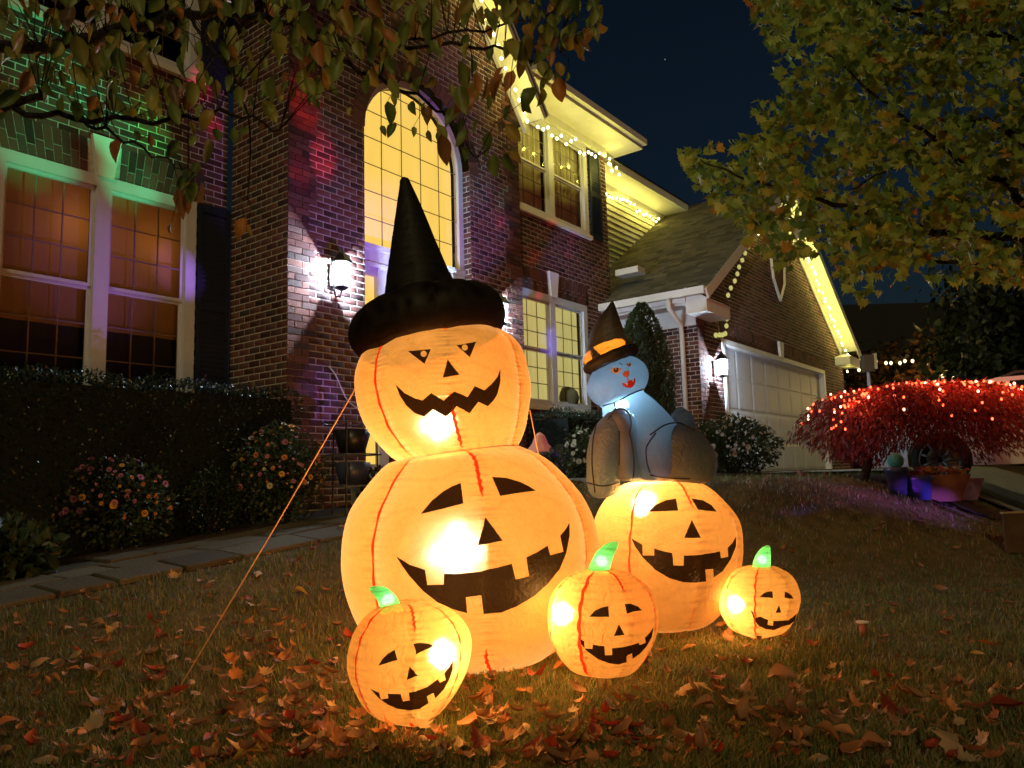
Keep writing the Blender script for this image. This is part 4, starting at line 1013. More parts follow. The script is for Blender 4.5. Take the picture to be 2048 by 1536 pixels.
# ---- cat on a pumpkin
DC = 4.95
catT = thing('inflatable_cat_pumpkin', 'inflatable black cat in a witch hat sitting on a glowing jack-o-lantern, head glowing blue white', 'inflatable', gp(1330, 1255))
_, P4 = pumpkin('', '', [(1300, 1257, 1370, 1256), (1235, 1250, 1425, 1238), (1200, 1215, 1455, 1200), (1185, 1160, 1475, 1148), (1180, 1100, 1483, 1095), (1188, 1045, 1475, 1040), (1210, 1000, 1440, 995), (1245, 970, 1405, 968), (1290, 960, 1360, 958)],
        DC, None, (-38, 16, 62, 120, 180, 238), [(-38, .1, .95, .014, 0), (16, .74, .97, .014, 0), (16, .12, .3, .006, 1)],
        [('eye', [(1297, 1024), (1312, 1010), (1332, 1001), (1352, 998), (1356, 1022)]), ('eye', [(1383, 998), (1405, 1001), (1422, 1011), (1433, 1024), (1412, 1022), (1396, 1020)]), ('nose', [(1383, 1040), (1401, 1076), (1368, 1076)]),
         ('mouth', q2([(707, 60), (750, 85), (788, 108), (790, 186), (873, 186), (874, 135), (940, 155), (1003, 168), (1012, 258), (1085, 260), (1087, 187), (1200, 182), (1300, 168), (1348, 155), (1358, 205), (1410, 195), (1405, 130), (1440, 95), (1468, 45), (1465, 120), (1430, 210), (1370, 300), (1305, 345), (1300, 282), (1245, 288), (1250, 375), (1170, 384), (1080, 380), (980, 350), (880, 290), (790, 200), (735, 120)]))],
        [(1290, 1012, -.08, 135)], None, None, small=False, rings=80, seg=110, amp=.065, th=catT, step=6)
M['catskin'] = fabric('cat_nylon_lit', (.12, .19, .24), (.13, .085, .06), clear=.02, clearcol=(.6, .75, .9), gloss=.06, hot=.30, fine=1.2, streak=1.2)  # black cloth; the brown in its colour stands for orange pumpkin light
M['catdark'] = fabric('cat_nylon_dim', (.34, .48, .60), (.095, .068, .060), clear=.0, gloss=.05, hot=0, fine=1.6)  # copy of the same cloth for dim limbs, orange light in its brown
M['catseam'] = mat('cat_piping', (.015, .013, .02), .6)
def dloft(rows, D, dsc=.9, n=26, k=30):
    L_ = Loft(rows, D, n, k, dsc); return L_.mesh()
pieces = [
    dloft([(1204, 812, 1284, 782), (1206, 835, 1308, 800), (1210, 865, 1340, 832), (1220, 900, 1368, 868), (1232, 930, 1388, 905), (1245, 955, 1395, 940), (1275, 968, 1370, 966)], DC, .9),
    dloft([(1205, 720, 1245, 710), (1186, 742, 1272, 716), (1177, 762, 1290, 730), (1174, 783, 1297, 750), (1186, 803, 1292, 772), (1205, 814, 1278, 790), (1225, 812, 1262, 800)], DC, .85),
    dloft([(1345, 850, 1378, 852), (1318, 864, 1405, 868), (1304, 892, 1422, 895), (1300, 925, 1430, 930), (1306, 955, 1420, 958), (1330, 966, 1398, 968)], DC - .08, .8),
    dloft([(1215, 826, 1245, 818), (1196, 845, 1256, 835), (1182, 870, 1258, 862), (1174, 905, 1242, 905), (1173, 940, 1238, 942), (1174, 970, 1240, 968), (1184, 992, 1232, 986), (1198, 997, 1215, 995)], DC - .13, .95),
    dloft([(1228, 816, 1250, 815), (1222, 832, 1268, 830), (1228, 860, 1272, 858), (1234, 895, 1272, 890), (1236, 930, 1276, 928), (1234, 955, 1282, 955), (1245, 962, 1270, 962)], DC - .19, .9),
    dloft([(1275, 870, 1310, 868), (1278, 900, 1312, 900), (1280, 935, 1308, 935), (1275, 960, 1312, 962)], DC - .17, .8),
    dloft([(1352, 818, 1368, 816), (1342, 832, 1382, 828), (1340, 850, 1390, 848), (1348, 866, 1390, 868), (1362, 880, 1385, 882)], DC + .10, .9),
    dloft([(1380, 868, 1400, 872), (1385, 895, 1422, 890), (1392, 925, 1434, 918), (1395, 955, 1432, 945), (1405, 968, 1420, 962)], DC + .05, .9),
]
V = []; F = []
SEP = {2: 'haunch', 6: 'tail', 7: 'hind_leg', 3: 'front_leg'}
for k_, (v, f) in enumerate(pieces):
    if k_ in SEP: continue
    b0 = len(V); V += [tuple(x) for x in v]; F += [tuple(b0 + i for i in q) for q in f]
me = bpy.data.meshes.new('tmp'); me.from_pydata(V, [], F); tmp = bpy.data.objects.new('tmp', me); col.objects.link(tmp)
rm = tmp.modifiers.new('r', 'REMESH'); rm.mode = 'VOXEL'; rm.voxel_size = .009; rm.use_smooth_shade = True
sm = tmp.modifiers.new('s', 'SMOOTH'); sm.factor = .5; sm.iterations = 3
dg = bpy.context.evaluated_depsgraph_get(); me2 = bpy.data.meshes.new_from_object(tmp.evaluated_get(dg)); bpy.data.objects.remove(tmp)
cV = np.array([v.co for v in me2.vertices]); cF = [tuple(p.vertices) for p in me2.polygons]
# keep the outer skin only (drop islands hidden inside)
me3 = bpy.data.meshes.new('cat_body'); me3.from_pydata((cV - ORG[catT.name]).tolist(), [], cF); link_mesh('cat_body', me3, M['catskin'], catT, True)
aV = [Vector(v) for v in cV]; aF = list(cF)
for k_, nm_ in SEP.items():
    v, f = pieces[k_]; b_ = MB(); b_.add([tuple(x) for x in v], f); b_.build(nm_, M['catdark'], catT, True); b0 = len(aV); aV += [Vector(x) for x in v]; aF += [tuple(b0 + i for i in q) for q in f]
cb = BVHTree.FromPolygons(aV, aF)
def on(bvh, px, py, off=.004):
    d = Vector(ray(px, py)).normalized(); h = bvh.ray_cast(Vector((0, 0, CAMH)), d)
    return None if h[0] is None else np.array(h[0] - d * off)
def line_on(bvh, pts, r, m, parent, name):
    P = [on(bvh, p[0], p[1]) for p in smooth_path([(a, b_, 0) for a, b_ in pts], 5)]; P = [p for p in P if p is not None]
    if len(P) > 2:
        b_ = MB(); b_.tube(P, r, 5); b_.build(name, m, parent, True)
for pts in ([(1206, 812), (1235, 803), (1262, 788), (1288, 778)], [(1216, 838), (1230, 822), (1245, 818), (1258, 828), (1262, 848), (1258, 866)], [(1228, 806), (1232, 820)], [(1238, 862), (1238, 890), (1238, 930)],
            [(1258, 866), (1264, 890), (1268, 930), (1266, 958)], [(1312, 866), (1298, 885), (1292, 900), (1294, 925), (1300, 945)], [(1300, 870), (1330, 850), (1360, 846), (1390, 862)], [(1193, 850), (1186, 880), (1184, 930), (1190, 985)], [(1300, 950), (1330, 956), (1380, 958)], [(1174, 965), (1205, 972), (1238, 966)]):
    line_on(cb, pts, .0045, M['catseam'], catT, 'piping')
M['cateye'] = mat('cat_eye_cloth', (.75, .35, .22), .7); M['catred'] = mat('cat_mouth_cloth', (.62, .02, .02), .6); M['catnose'] = mat('cat_nose_cloth', (.70, .12, .04), .6); M['white'] = mat('fang_cloth', (.8, .8, .8), .6)
k5 = lambda p: Z1(p, 1160, 590, .1432)
for nm, pl, mm, of in (('eye', [(432, 1045), (470, 1025), (540, 1020), (578, 1035), (560, 1080), (510, 1108), (465, 1095)], 'cateye', .006), ('pupil', [(470, 1040), (488, 1035), (498, 1065), (508, 1072), (515, 1030), (533, 1025), (530, 1075), (505, 1092), (478, 1080)], 'catseam', .009),
                       ('eye', [(640, 975), (680, 955), (712, 962), (712, 1000), (680, 1012)], 'cateye', .006), ('pupil', [(645, 965), (655, 965), (670, 990), (685, 992), (685, 960), (700, 965), (698, 1002), (670, 1005)], 'catseam', .009),
                       ('nose', [(588, 1105), (625, 1070), (682, 1062), (684, 1110), (660, 1150), (672, 1180), (700, 1195), (660, 1190), (645, 1150), (610, 1135)], 'catnose', .006),
                       ('mouth', [(578, 1225), (640, 1235), (680, 1190), (730, 1190), (762, 1150), (768, 1210), (740, 1270), (700, 1295), (640, 1285), (600, 1262)], 'catred', .006),
                       ('fang', [(632, 1232), (664, 1228), (652, 1262)], 'white', .009), ('fang', [(722, 1190), (742, 1178), (735, 1222)], 'white', .009), ('brow', [(535, 962), (560, 955), (600, 985), (590, 988), (562, 970)], 'catseam', .006)):
    patch(cb, k5(pl), M[mm], catT, nm, of, 2.2)
p = at(1243, 812, DC - .04); inner = MB(); inner.sphere(p, .02, 8, 6); inner.build('led_lamp', emat('cool_led', (.8, .92, 1), 40), catT, True)
plight(p, 15, (.50, .78, 1.0), .03, catT)
# cat's hat
hc = Loft([(1166, 730, 1262, 690), (1172, 712, 1254, 676), (1176, 690, 1247, 660), (1182, 662, 1240, 640), (1195, 638, 1234, 622), (1212, 618, 1229, 608), (1220, 606, 1226, 602)], DC, 40, 48, .9, (-60, 0, 60, 120, 180, 240), .03)
hc.build('hat_cone', M['cathat'], catT)
bc = at(1222, 718, DC); tl = math.radians(21); ax = Vector((math.cos(tl), 0, math.sin(tl))); az = ax.cross(ay); V = []; F = []
for i in range(64):
    u = 2 * PI * i / 64
    for j in range(18):
        v = 2 * PI * j / 18; rt = .048 * (1 + .04 * math.sin(11 * u)); p = Vector(bc) + (ax * math.cos(u) + ay * math.sin(u)) * (.145 + rt * math.cos(v)) + az * rt * math.sin(v) * .8; V.append(tuple(np.array(p)))
for i in range(64):
    for j in range(18): F.append((i * 18 + j, ((i + 1) % 64) * 18 + j, ((i + 1) % 64) * 18 + (j + 1) % 18, i * 18 + (j + 1) % 18))
b_ = MB(); b_.add(V, F); b_.build('hat_brim', M['hat'], catT, True)
BANDS = [k5([(203, 738), (330, 670), (480, 622), (570, 620), (618, 660), (622, 735), (480, 775), (318, 858), (250, 800)]), k5([(58, 830), (110, 815), (162, 765), (188, 910), (65, 962)])]
M['band'] = fabric('orange_hat_band', (.95, .45, .06), (.85, .38, .05), clear=0, hot=0)
_co = bpy.data.objects[[o.name for o in catT.children if o.name.startswith('hat_cone')][-1]]
_bm = bmesh.new(); _bm.from_mesh(_co.data); _del = []
for _f in _bm.faces:
    _c = np.array(_f.calc_center_median()) + ORG[catT.name]; _x, _y, _ = proj(_c)
    if _c[1] < DC and any(inpoly(_x, _y, P_) for P_ in BANDS): _del.append(_f)
bmesh.ops.delete(_bm, geom=_del, context='FACES'); _bm.to_mesh(_co.data); _bm.free()
hbv = BVHTree.FromPolygons([Vector(v) for v in hc.V], hc.F)
patch(hbv, k5([(203, 738), (330, 670), (480, 622), (570, 620), (618, 660), (622, 735), (480, 775), (318, 858), (250, 800)]), M['band'], catT, 'hat_band', .012, 3)
patch(hbv, k5([(58, 830), (110, 815), (162, 765), (188, 910), (65, 962)]), M['band'], catT, 'hat_band', .012, 3)
plight(at(1215, 690, DC + .02), 3.0, (1, .6, .3), .02, catT)
# tether ropes and stakes
def rope(label, a, b_, r=.0032):
    T = thing('tether_rope', label, 'rope', b_); tube_obj('cord', [a, (a + b_) / 2 + np.array([0, 0, -.01]), b_], r, M['rope'], parent=T)
    q = MB(); q.tube([b_ + np.array([0, 0, .05]), b_ + np.array([0, 0, -.12])], .006, 6); q.build('peg', M['stake'], T)
rope('orange tether rope running from the snowman inflatable down to the left lawn', at(716, 768, DM), gp(352, 1390))
rope('orange tether rope behind the right side of the snowman inflatable', at(1060, 820, DM), at(1128, 962, DM + 1.4) * np.array([1, 1, 0]) + np.array([0, 0, float(terr(*at(1128, 962, DM + 1.4)[:2])) + .02]))


# ================================================================== FOLIAGE HELPERS
OV_V = np.array([(0, 0, 0), (.26, .26, .05), (.30, .55, .06), (0, 1.0, -.10), (-.30, .55, .06), (-.26, .26, .05), (0, .3, 0), (0, .65, -.01), (.13, .83, .0), (-.13, .83, .0)], float)
OV_F = [(0, 1, 6), (1, 2, 7), (1, 7, 6), (2, 8, 7), (8, 3, 7), (0, 6, 5), (6, 7, 4), (6, 4, 5), (7, 9, 4), (7, 3, 9)]
def maple_template(curl=.3, cup=.2, res=2):
    lobes = [(-90, .18), (-62, .34), (-40, .52), (-20, .40), (0, .78), (16, .50), (30, .62), (46, .55), (62, .70), (74, .52), (90, 1.0), (106, .52), (118, .70), (134, .55), (150, .62), (164, .50), (180, .78), (200, .40), (220, .52), (242, .34)]
    out = [(r * math.cos(math.radians(a)) * .62, .42 + r * math.sin(math.radians(a)) * .58) for a, r in lobes]; n = len(out); c = (0, .42)
    V = [(c[0], c[1], 0)]; 
    for f in ((.5, 1.0) if res == 2 else (1.0,)):
        for x, y in out: V.append((c[0] + (x - c[0]) * f, c[1] + (y - c[1]) * f, 0))
    F = [(0, 1 + i, 1 + (i + 1) % n) for i in range(n)]
    if res == 2:
        for i in range(n): a, b_ = 1 + i, 1 + (i + 1) % n; F += [(a, a + n, b_ + n), (a, b_ + n, b_)]
    V = np.array(V, float); V[:, 2] = cup * (V[:, 0] ** 2) * 2 + curl * ((V[:, 1] - .4) ** 2) * 1.5 + .03 * np.sin(V[:, 0] * 17 + V[:, 1] * 11); return V, F
def oval_template(curl, cup, n=6):
    V = []; F = []; 
    for i in range(n + 1):
        t = i / n; w = .25 * math.sin(PI * min(1, t * 1.02) ** .8) ** .8 if 0 < t < 1 else 0
        zc = curl * (t - .4) ** 2 * 1.6
        for q in (-1, -.5, 0, .5, 1): V.append((q * w, t, zc + cup * (q * w) ** 2 * 4 + .02 * math.sin(t * 14 + q * 3)))
    for i in range(n):
        for j in range(4): a = i * 5 + j; F.append((a, a + 1, a + 6, a + 5))
    return np.array(V), F
def rotm(ax, up):
    """matrix whose columns are x, y(=leaf axis), z(=face normal)"""
    y = ax / np.linalg.norm(ax, axis=-1, keepdims=True); z = up - y * (y * up).sum(-1, keepdims=True); z /= np.linalg.norm(z, axis=-1, keepdims=True) + 1e-9; x = np.cross(y, z); return np.stack([x, y, z], -1)
def leafcloud(name, P, ax, up, size, TV, TF, m, parent=None, kind='stuff'):
    n = len(P); R = rotm(ax, up); V = np.einsum('nij,kj->nki', R, TV) * np.asarray(size).reshape(-1, 1, 1) + P[:, None, :]
    if parent is not None: V = V - ORG[parent.name]
    k = len(TV); F = (np.array(TF)[None] + (np.arange(n) * k)[:, None, None]).reshape(-1, len(TF[0]))
    o = link_mesh(name, fastmesh(name, V.reshape(-1, 3), F), m, parent); 
    if kind: o['kind'] = kind
    return o
def leafobj(name, me, P, ax, up, size, parent=None, label=None, cat=None, group=None):
    o = bpy.data.objects.new(name, me); col.objects.link(o); R = rotm(np.array([ax], float), np.array([up], float))[0] * size
    mw = Matrix([list(R[i]) + [float(P[i] - (ORG[parent.name][i] if parent is not None else 0))] for i in range(3)] + [[0, 0, 0, 1]])
    if parent is not None: o.parent = parent
    o.matrix_local = mw
    if label: tag(o, label, cat, group)
    return o
def meshof(name, T, m):
    me = bpy.data.meshes.new(name); me.from_pydata(T[0].tolist(), [], T[1]); me.materials.append(m); me.polygons.foreach_set('use_smooth', [True] * len(me.polygons)); return me

LM = {}
LM['hedge'] = leafmat('hedge_leaves', [(0, (.008, .018, .012)), (.6, (.014, .030, .018)), (1, (.03, .05, .028))], .10, .28)
LM['mum'] = leafmat('mum_leaves', [(0, (.02, .035, .014)), (1, (.06, .09, .035))], .25)
LM['tree'] = leafmat('cherry_leaves', [(0, (.06, .10, .02)), (.35, (.13, .18, .035)), (.62, (.22, .23, .04)), (.78, (.24, .17, .03)), (.88, (.32, .13, .03)), (1, (.10, .07, .03))], .35)
LM['maple'] = leafmat('maple_leaves', [(0, (.09, .16, .03)), (.5, (.25, .33, .05)), (.93, (.42, .42, .07)), (.98, (.42, .26, .04)), (1, (.5, .2, .04))], .35)
LM['conifer'] = leafmat('arborvitae_leaves', [(0, (.02, .035, .01)), (1, (.045, .065, .02))], .1)
LM['far'] = leafmat('far_leaves', [(0, (.03, .035, .012)), (.6, (.08, .05, .015)), (1, (.20, .08, .02))], .2)
LM['red'] = leafmat('laceleaf_leaves', [(0, (.13, .016, .016)), (.5, (.24, .035, .028)), (1, (.10, .016, .026))], .4)
def unit(n): v = nr.normal(size=(n, 3)); return v / np.linalg.norm(v, axis=1, keepdims=True)

# ---- clipped hedges: woody core plus thousands of small leaves on the clipped faces
def hedge(label, s0, s1, w0, w1, ztop, n, name='clipped_hedge', lump=.04, size=(.022, .035), mm='hedge', zb=None):
    c = hw(((s0 + s1) / 2, (w0 + w1) / 2, 0)); zg = float(terr(c[0], c[1])) if zb is None else zb; c[2] = zg
    T = thing(name, label, 'hedge', c); H_ = ztop - zg
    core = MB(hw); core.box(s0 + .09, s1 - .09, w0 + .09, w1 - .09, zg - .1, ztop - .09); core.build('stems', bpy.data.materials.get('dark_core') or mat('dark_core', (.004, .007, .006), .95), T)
    P = []; N = []
    u = nr.rand(n, 2); face = nr.choice(4, n, p=[.42, .38, .10, .10])
    rr = .09
    for i in range(n):
        a, b_ = u[i]
        if face[i] == 0: q = (s0 + (s1 - s0) * a, w0 + (w1 - w0) * b_, ztop); nn = (0, 0, 1)
        elif face[i] == 1: q = (s0 + (s1 - s0) * a, w1, zg + H_ * b_); nn = (0, 1, 0)
        elif face[i] == 2: q = (s1, w0 + (w1 - w0) * a, zg + H_ * b_); nn = (1, 0, 0)
        else: q = (s0, w0 + (w1 - w0) * a, zg + H_ * b_); nn = (-1, 0, 0)
        # round the edges
        q = list(q); e = [max(0, rr * 1.6 - (s1 - q[0])), max(0, rr * 1.6 - (w1 - q[1])), max(0, rr * 1.6 - (ztop - q[2]))]
        if face[i] == 0: q[2] -= (e[0] ** 2 + e[1] ** 2) * 2.2
        elif face[i] == 1: q[1] -= (e[0] ** 2 + e[2] ** 2) * 2.2
        elif face[i] == 2: q[0] -= (e[1] ** 2 + e[2] ** 2) * 2.2
        wv = lump * (math.sin(q[0] * 5.1) * math.sin(q[1] * 6 + q[2] * 4.3) + .5 * math.sin(q[0] * 13 + q[2] * 11)); q = [q[j] + nn[j] * (wv + nr.normal() * .022) for j in range(3)]
        P.append(hw(q)); nv = DV * nn[0] + NV * nn[1] + np.array([0, 0, nn[2]]); N.append(nv)
    P = np.array(P); N = np.array(N); ax = N * .7 + unit(n) * .8 + np.array([0, 0, .3]); 
    leafcloud('foliage', P, ax, unit(n) + N * .8, nr.uniform(size[0], size[1], n), OV_V, OV_F, LM[mm], T); return T
hedge('long dark clipped hedge under the wide orange-lit window', -4.6, .02, -.86, .28, 1.97, 15000)
hedge('low clipped hedge under the pale-lit ground floor window behind the snowman inflatable', 4.5, 7.45, -.15, .75, 1.95, 7000, lump=.06)

def bush(name, label, cat, c, rx, ry, rz, n, mm, size, flowers=None, nf=0, group=None, tmpl=None, droop=0, lump=.12, fsz=.022):
    c = np.array(c, float); T = thing(name, label, cat, c, group); ctr = c + np.array([0, 0, rz * .95])
    st = MB()
    for i in range(7): a = 2 * PI * i / 7; st.tube([c + np.array([0, 0, -.05]), c + np.array([math.cos(a) * rx * .3, math.sin(a) * ry * .3, rz * .8]), c + np.array([math.cos(a) * rx * .6, math.sin(a) * ry * .6, rz * 1.4])], [.014, .010, .004], 5)
    st.build('stems', M['bark'], T)
    d = unit(n); rr = nr.rand(n) ** .35; lum = 1 + lump * np.sin(d[:, 0] * 7 + c[0]) * np.sin(d[:, 1] * 6) + lump * .6 * np.sin(d[:, 2] * 9 + d[:, 0] * 8)
    P = ctr + d * np.array([rx, ry, rz]) * (rr * lum)[:, None]; ok = P[:, 2] > c[2] + .01; P = P[ok]; d = d[ok]; k = len(P)
    TV, TF = tmpl or (OV_V, OV_F)
    leafcloud('foliage', P, d + unit(k) * .8 + np.array([0, 0, .2 - droop]), unit(k) + d * .7, nr.uniform(size[0], size[1], k), TV, TF, LM[mm], T)
    for fi in range(nf):
        dd = unit(1)[0]; dd[2] = abs(dd[2]) * 1.1 - .25; dd[1] = -abs(dd[1]) if rnd.random() < .8 else dd[1]; dd /= np.linalg.norm(dd)
        p = ctr + dd * np.array([rx, ry, rz]) * 1.03
        if p[2] < c[2] + .05: continue
        o = leafobj('flower', rnd.choice(flowers), p, dd + unit(1)[0] * .3, unit(1)[0], rnd.choice([.5, .7, .9, 1.1, 1.5]) * fsz, T)
    return T
# pompon flower meshes
def flower_mesh(name, c):
    mm = mat(name, c, .7, .2, noise=.35, nscale=20); V = []; F = []
    for r in range(4):
        k = 11 - 2 * r; el = math.radians(8 + 24 * r)
        for j in range(k):
            a = 2 * PI * (j + .5 * r) / k; dr = np.array([math.cos(a) * math.cos(el), math.sin(el), math.sin(a) * math.cos(el)]); t = np.array([-math.sin(a), 0, math.cos(a)]) * .2
            b0 = len(V); L_ = 1 - .13 * r; V += [tuple(dr * .15 * L_), tuple(dr * .7 * L_ + t), tuple(dr * L_), tuple(dr * .7 * L_ - t)]; F.append((b0, b0 + 1, b0 + 2, b0 + 3))
    me = bpy.data.meshes.new(name); me.from_pydata(V, [], F); me.materials.append(mm); return me
FPK = [flower_mesh('pink_petals', (.55, .22, .28)), flower_mesh('mauve_petals', (.42, .18, .32)), flower_mesh('orange_petals', (.60, .25, .10)), flower_mesh('gold_petals', (.65, .38, .08))]
FWH = [flower_mesh('white_petals', (.6, .62, .55)), flower_mesh('cream_petals', (.5, .5, .36))]
def bc_(px, py, D):   # ground point below a pixel at depth D
    p = at(px, py, D); p[2] = float(terr(p[0], p[1])); return p
bush('chrysanthemum_bush', 'round bush with pink and orange pompon flowers, left of the low boxwood', 'flowering bush', bc_(222, 1080, 6.7), .50, .42, .42, 3200, 'mum', (.03, .05), FPK, 95)
bush('chrysanthemum_bush', 'taller bush with pale and orange flowers beside the orange tether rope', 'flowering bush', bc_(562, 1030, 7.6), .44, .40, .50, 3400, 'mum', (.03, .05), FPK + FWH[1:], 110)
bush('boxwood_ball', 'small plain round boxwood between the two flowering bushes', 'shrub', bc_(425, 1030, 7.2), .27, .27, .32, 2600, 'hedge', (.018, .028), lump=.04)
bush('flowering_shrub', 'loose shrub dotted with white flowers left of the garage door', 'flowering bush', bc_(1470, 950, 12.6), .72, .5, .50, 3600, 'mum', (.05, .08), FWH, 90, fsz=.035)
bush('flowering_shrub', 'small pale flowered plant behind the brown front leg of the cat', 'flowering bush', bc_(1165, 950, 10.5), .26, .3, .38, 1200, 'mum', (.03, .05), FWH, 50, fsz=.03)
bush('leafy_plant', 'low grassy plant at the far left edge of the bed', 'plant', bc_(20, 1090, 5.5), .30, .3, .20, 900, 'mum', (.06, .12))
bush('leafy_plant', 'low leafy plant peeping out between the snowman waist and the plant stand', 'plant', bc_(765, 985, 8.4), .22, .2, .22, 500, 'mum', (.05, .08))
bush('leafy_plant', 'thin green plant growing behind the right tether rope', 'plant', bc_(1120, 950, 8.8), .14, .2, .26, 260, 'mum', (.05, .09))
# arborvitae
def cone_tree(label, c, h, r, n, name='arborvitae'):
    T = thing(name, label, 'evergreen', c); st = MB(); st.tube([c, c + np.array([0, 0, h * .9])], [.05, .01], 7); st.build('trunk', M['bark'], T)
    core = MB(); core.lathe(c, [(.05, .1), (r * .78, h * .12), (r * .80, h * .4), (r * .62, h * .7), (r * .30, h * .9), (.01, h * .97)], 18); core.build('inner_twigs', mat('dark_twigs', (.012, .014, .008), .95), T, True)
    t = nr.rand(n); a = nr.rand(n) * 2 * PI; prof = np.interp(t, [0, .1, .35, .6, .8, .93, 1], [.75, .95, 1.0, .92, .68, .40, .05]) * r * (1 + .08 * np.sin(a * 5 + t * 14) + .06 * np.sin(a * 11 - t * 23)) * nr.uniform(.84, 1.04, n)
    P = c + np.stack([np.cos(a) * prof, np.sin(a) * prof, .08 + t * h], -1); d = np.stack([np.cos(a), np.sin(a), np.full(n, .9)], -1)
    leafcloud('foliage', P, d + unit(n) * .35, unit(n), nr.uniform(.04, .075, n), OV_V * np.array([.7, 1, 1]), OV_F, LM['conifer'], T)
cone_tree('tall dark conical evergreen against the garage side wall', bc_(1300, 950, 12.3), 2.75, .45, 9000)

# ================================================================== LEFT OVERHANGING TREE (trunk out of frame)
lt = thing('ornamental_tree', 'tree with drooping oval autumn leaves reaching in from the upper left corner', 'tree', (-4.4, 1.7, float(terr(-4.4, 1.7))))
tb = MB(); tb.tube(smooth_path([(-4.4, 1.7, -.2), (-4.35, 1.75, 1.2), (-4.2, 1.9, 2.2), (-3.9, 2.0, 3.4), (-3.6, 2.2, 4.6)], 5), [.14 - .004 * i for i in range(21)], 10); tb.build('trunk', M['bark'], lt, True)
def br(pts, r0, r1, parent=lt, first=None):
    P = [at(*p) for p in pts]
    if first is not None: P = [np.array(first)] + P
    P = smooth_path(P, 5); P = [p + np.array([0, 0, .012 * math.sin(i * 1.9)]) for i, p in enumerate(P)]
    b_ = MB(); b_.tube(P, [r0 + (r1 - r0) * i / (len(P) - 1) for i in range(len(P))], 7); b_.build('branch', M['bark'], parent, True); return P
B1 = br([(-60, 90, 2.3), (212, 66, 2.35), (376, 28, 2.4), (513, 34, 2.45), (600, 56, 2.5), (737, 88, 2.55), (940, 92, 2.6), (1045, 104, 2.6), (1120, 100, 2.6)], .022, .002, first=(-4.1, 2.0, 2.4))
B2 = br([(600, 56, 2.5), (655, 100, 2.5), (737, 150, 2.5), (856, 205, 2.55), (918, 268, 2.55), (960, 330, 2.55)], .011, .002)
B3 = br([(-80, 190, 2.1), (0, 215, 2.1), (150, 236, 2.15), (340, 240, 2.2), (460, 226, 2.2), (560, 262, 2.2)], .014, .003, first=(-4.2, 1.9, 2.1))
B4 = br([(737, 88, 2.55), (830, 78, 2.6), (1000, 52, 2.7), (1130, 22, 2.75)], .008, .002)
B5 = br([(376, 28, 2.4), (420, 90, 2.35), (470, 160, 2.3), (500, 260, 2.3), (495, 400, 2.3)], .007, .0015)
B6 = br([(150, 236, 2.15), (230, 270, 2.1), (320, 315, 2.1), (385, 345, 2.1)], .006, .0015)
edge = [(0, 260), (60, 240), (130, 250), (200, 270), (260, 310), (330, 340), (380, 400), (430, 370), (470, 340), (500, 420), (550, 330), (620, 270), (680, 250), (740, 240), (790, 290), (840, 330), (890, 350), (940, 310), (1000, 330), (1040, 210), (1100, 195), (1150, 190), (1190, 60), (1260, -10)]
ex, ey = zip(*edge); LP = []
twigs = MB(); allb = [p for Bq in (B1, B2, B3, B4, B5, B6) for p in Bq]
while len(LP) < 780:
    x = rnd.uniform(-60, 1200); yb = np.interp(x, ex, ey); y = rnd.uniform(-90, yb)
    f = y / max(yb, 1)
    if rnd.random() < (.96 * max(f, 0) ** 1.4 if y > 90 else .08): continue
    if 560 < x < 740 and y > 190 and rnd.random() < .75: continue
    if x < 140 and y > 190 and rnd.random() < .5: continue
    if 900 < x < 1080 and 20 < y < 170 and rnd.random() < .45: continue
    if 400 < x < 560 and y > 200 and rnd.random() < .5: continue
    LP.append((x, y, rnd.uniform(1.95, 2.9)))
for px, py, D in ((498, 470, 2.3), (488, 455, 2.32), (366, 372, 2.1), (391, 385, 2.1), (360, 398, 2.1), (374, 415, 2.12), (343, 467, 2.1), (1006, 330, 2.6), (970, 318, 2.6), (1018, 322, 2.62), (1176, 60, 2.8), (1205, 30, 2.8), (1137, 165, 2.6), (1155, 128, 2.6), (700, 235, 2.5), (1020, 230, 2.6)): LP.append((px, py - 22, D))
TM = [meshof('leaf', oval_template(rnd.uniform(-.5, .4), rnd.uniform(.1, .9)), LM['tree']) for _ in range(6)]
LPw = [(at(x, y, D), x, y, D) for x, y, D in LP]
def vis(q): return 1 if (-20 < q[1] < 2068 and q[2] > -20) else 0
LPw.sort(key=lambda q: (-vis(q), q[3])); rest = []
bt = np.array(allb)
for i, (p, x, y, D) in enumerate(LPw):
    ax = np.array([rnd.gauss(0, .35), rnd.gauss(0, .3), -1.0]); up = np.array([rnd.gauss(0, .8), -1, rnd.gauss(0, .3)]); sz = rnd.choice([.04, .05, .06, .065, .075, .09])
    if i < 296: leafobj('leaf', TM[i % 6], p, ax, up, sz, lt)
    else: rest.append((p, ax, up, sz))
    dd = np.linalg.norm(bt - p, axis=1); j = int(np.argmin(dd))
    if dd[j] < .32 and rnd.random() < .7:
        q = bt[j]; twigs.tube([q, (q + p) / 2 + np.array([rnd.gauss(0, .02), rnd.gauss(0, .02), .03]), p], [.0022, .0016, .001], 3)
twigs.build('twig', M['bark'], lt)['kind'] = 'stuff'
T_ = oval_template(-.2, .4, 4)
leafcloud('leaves', np.array([r[0] for r in rest]), np.array([r[1] for r in rest]), np.array([r[2] for r in rest]), np.array([r[3] for r in rest]), T_[0], T_[1], LM['tree'], lt)

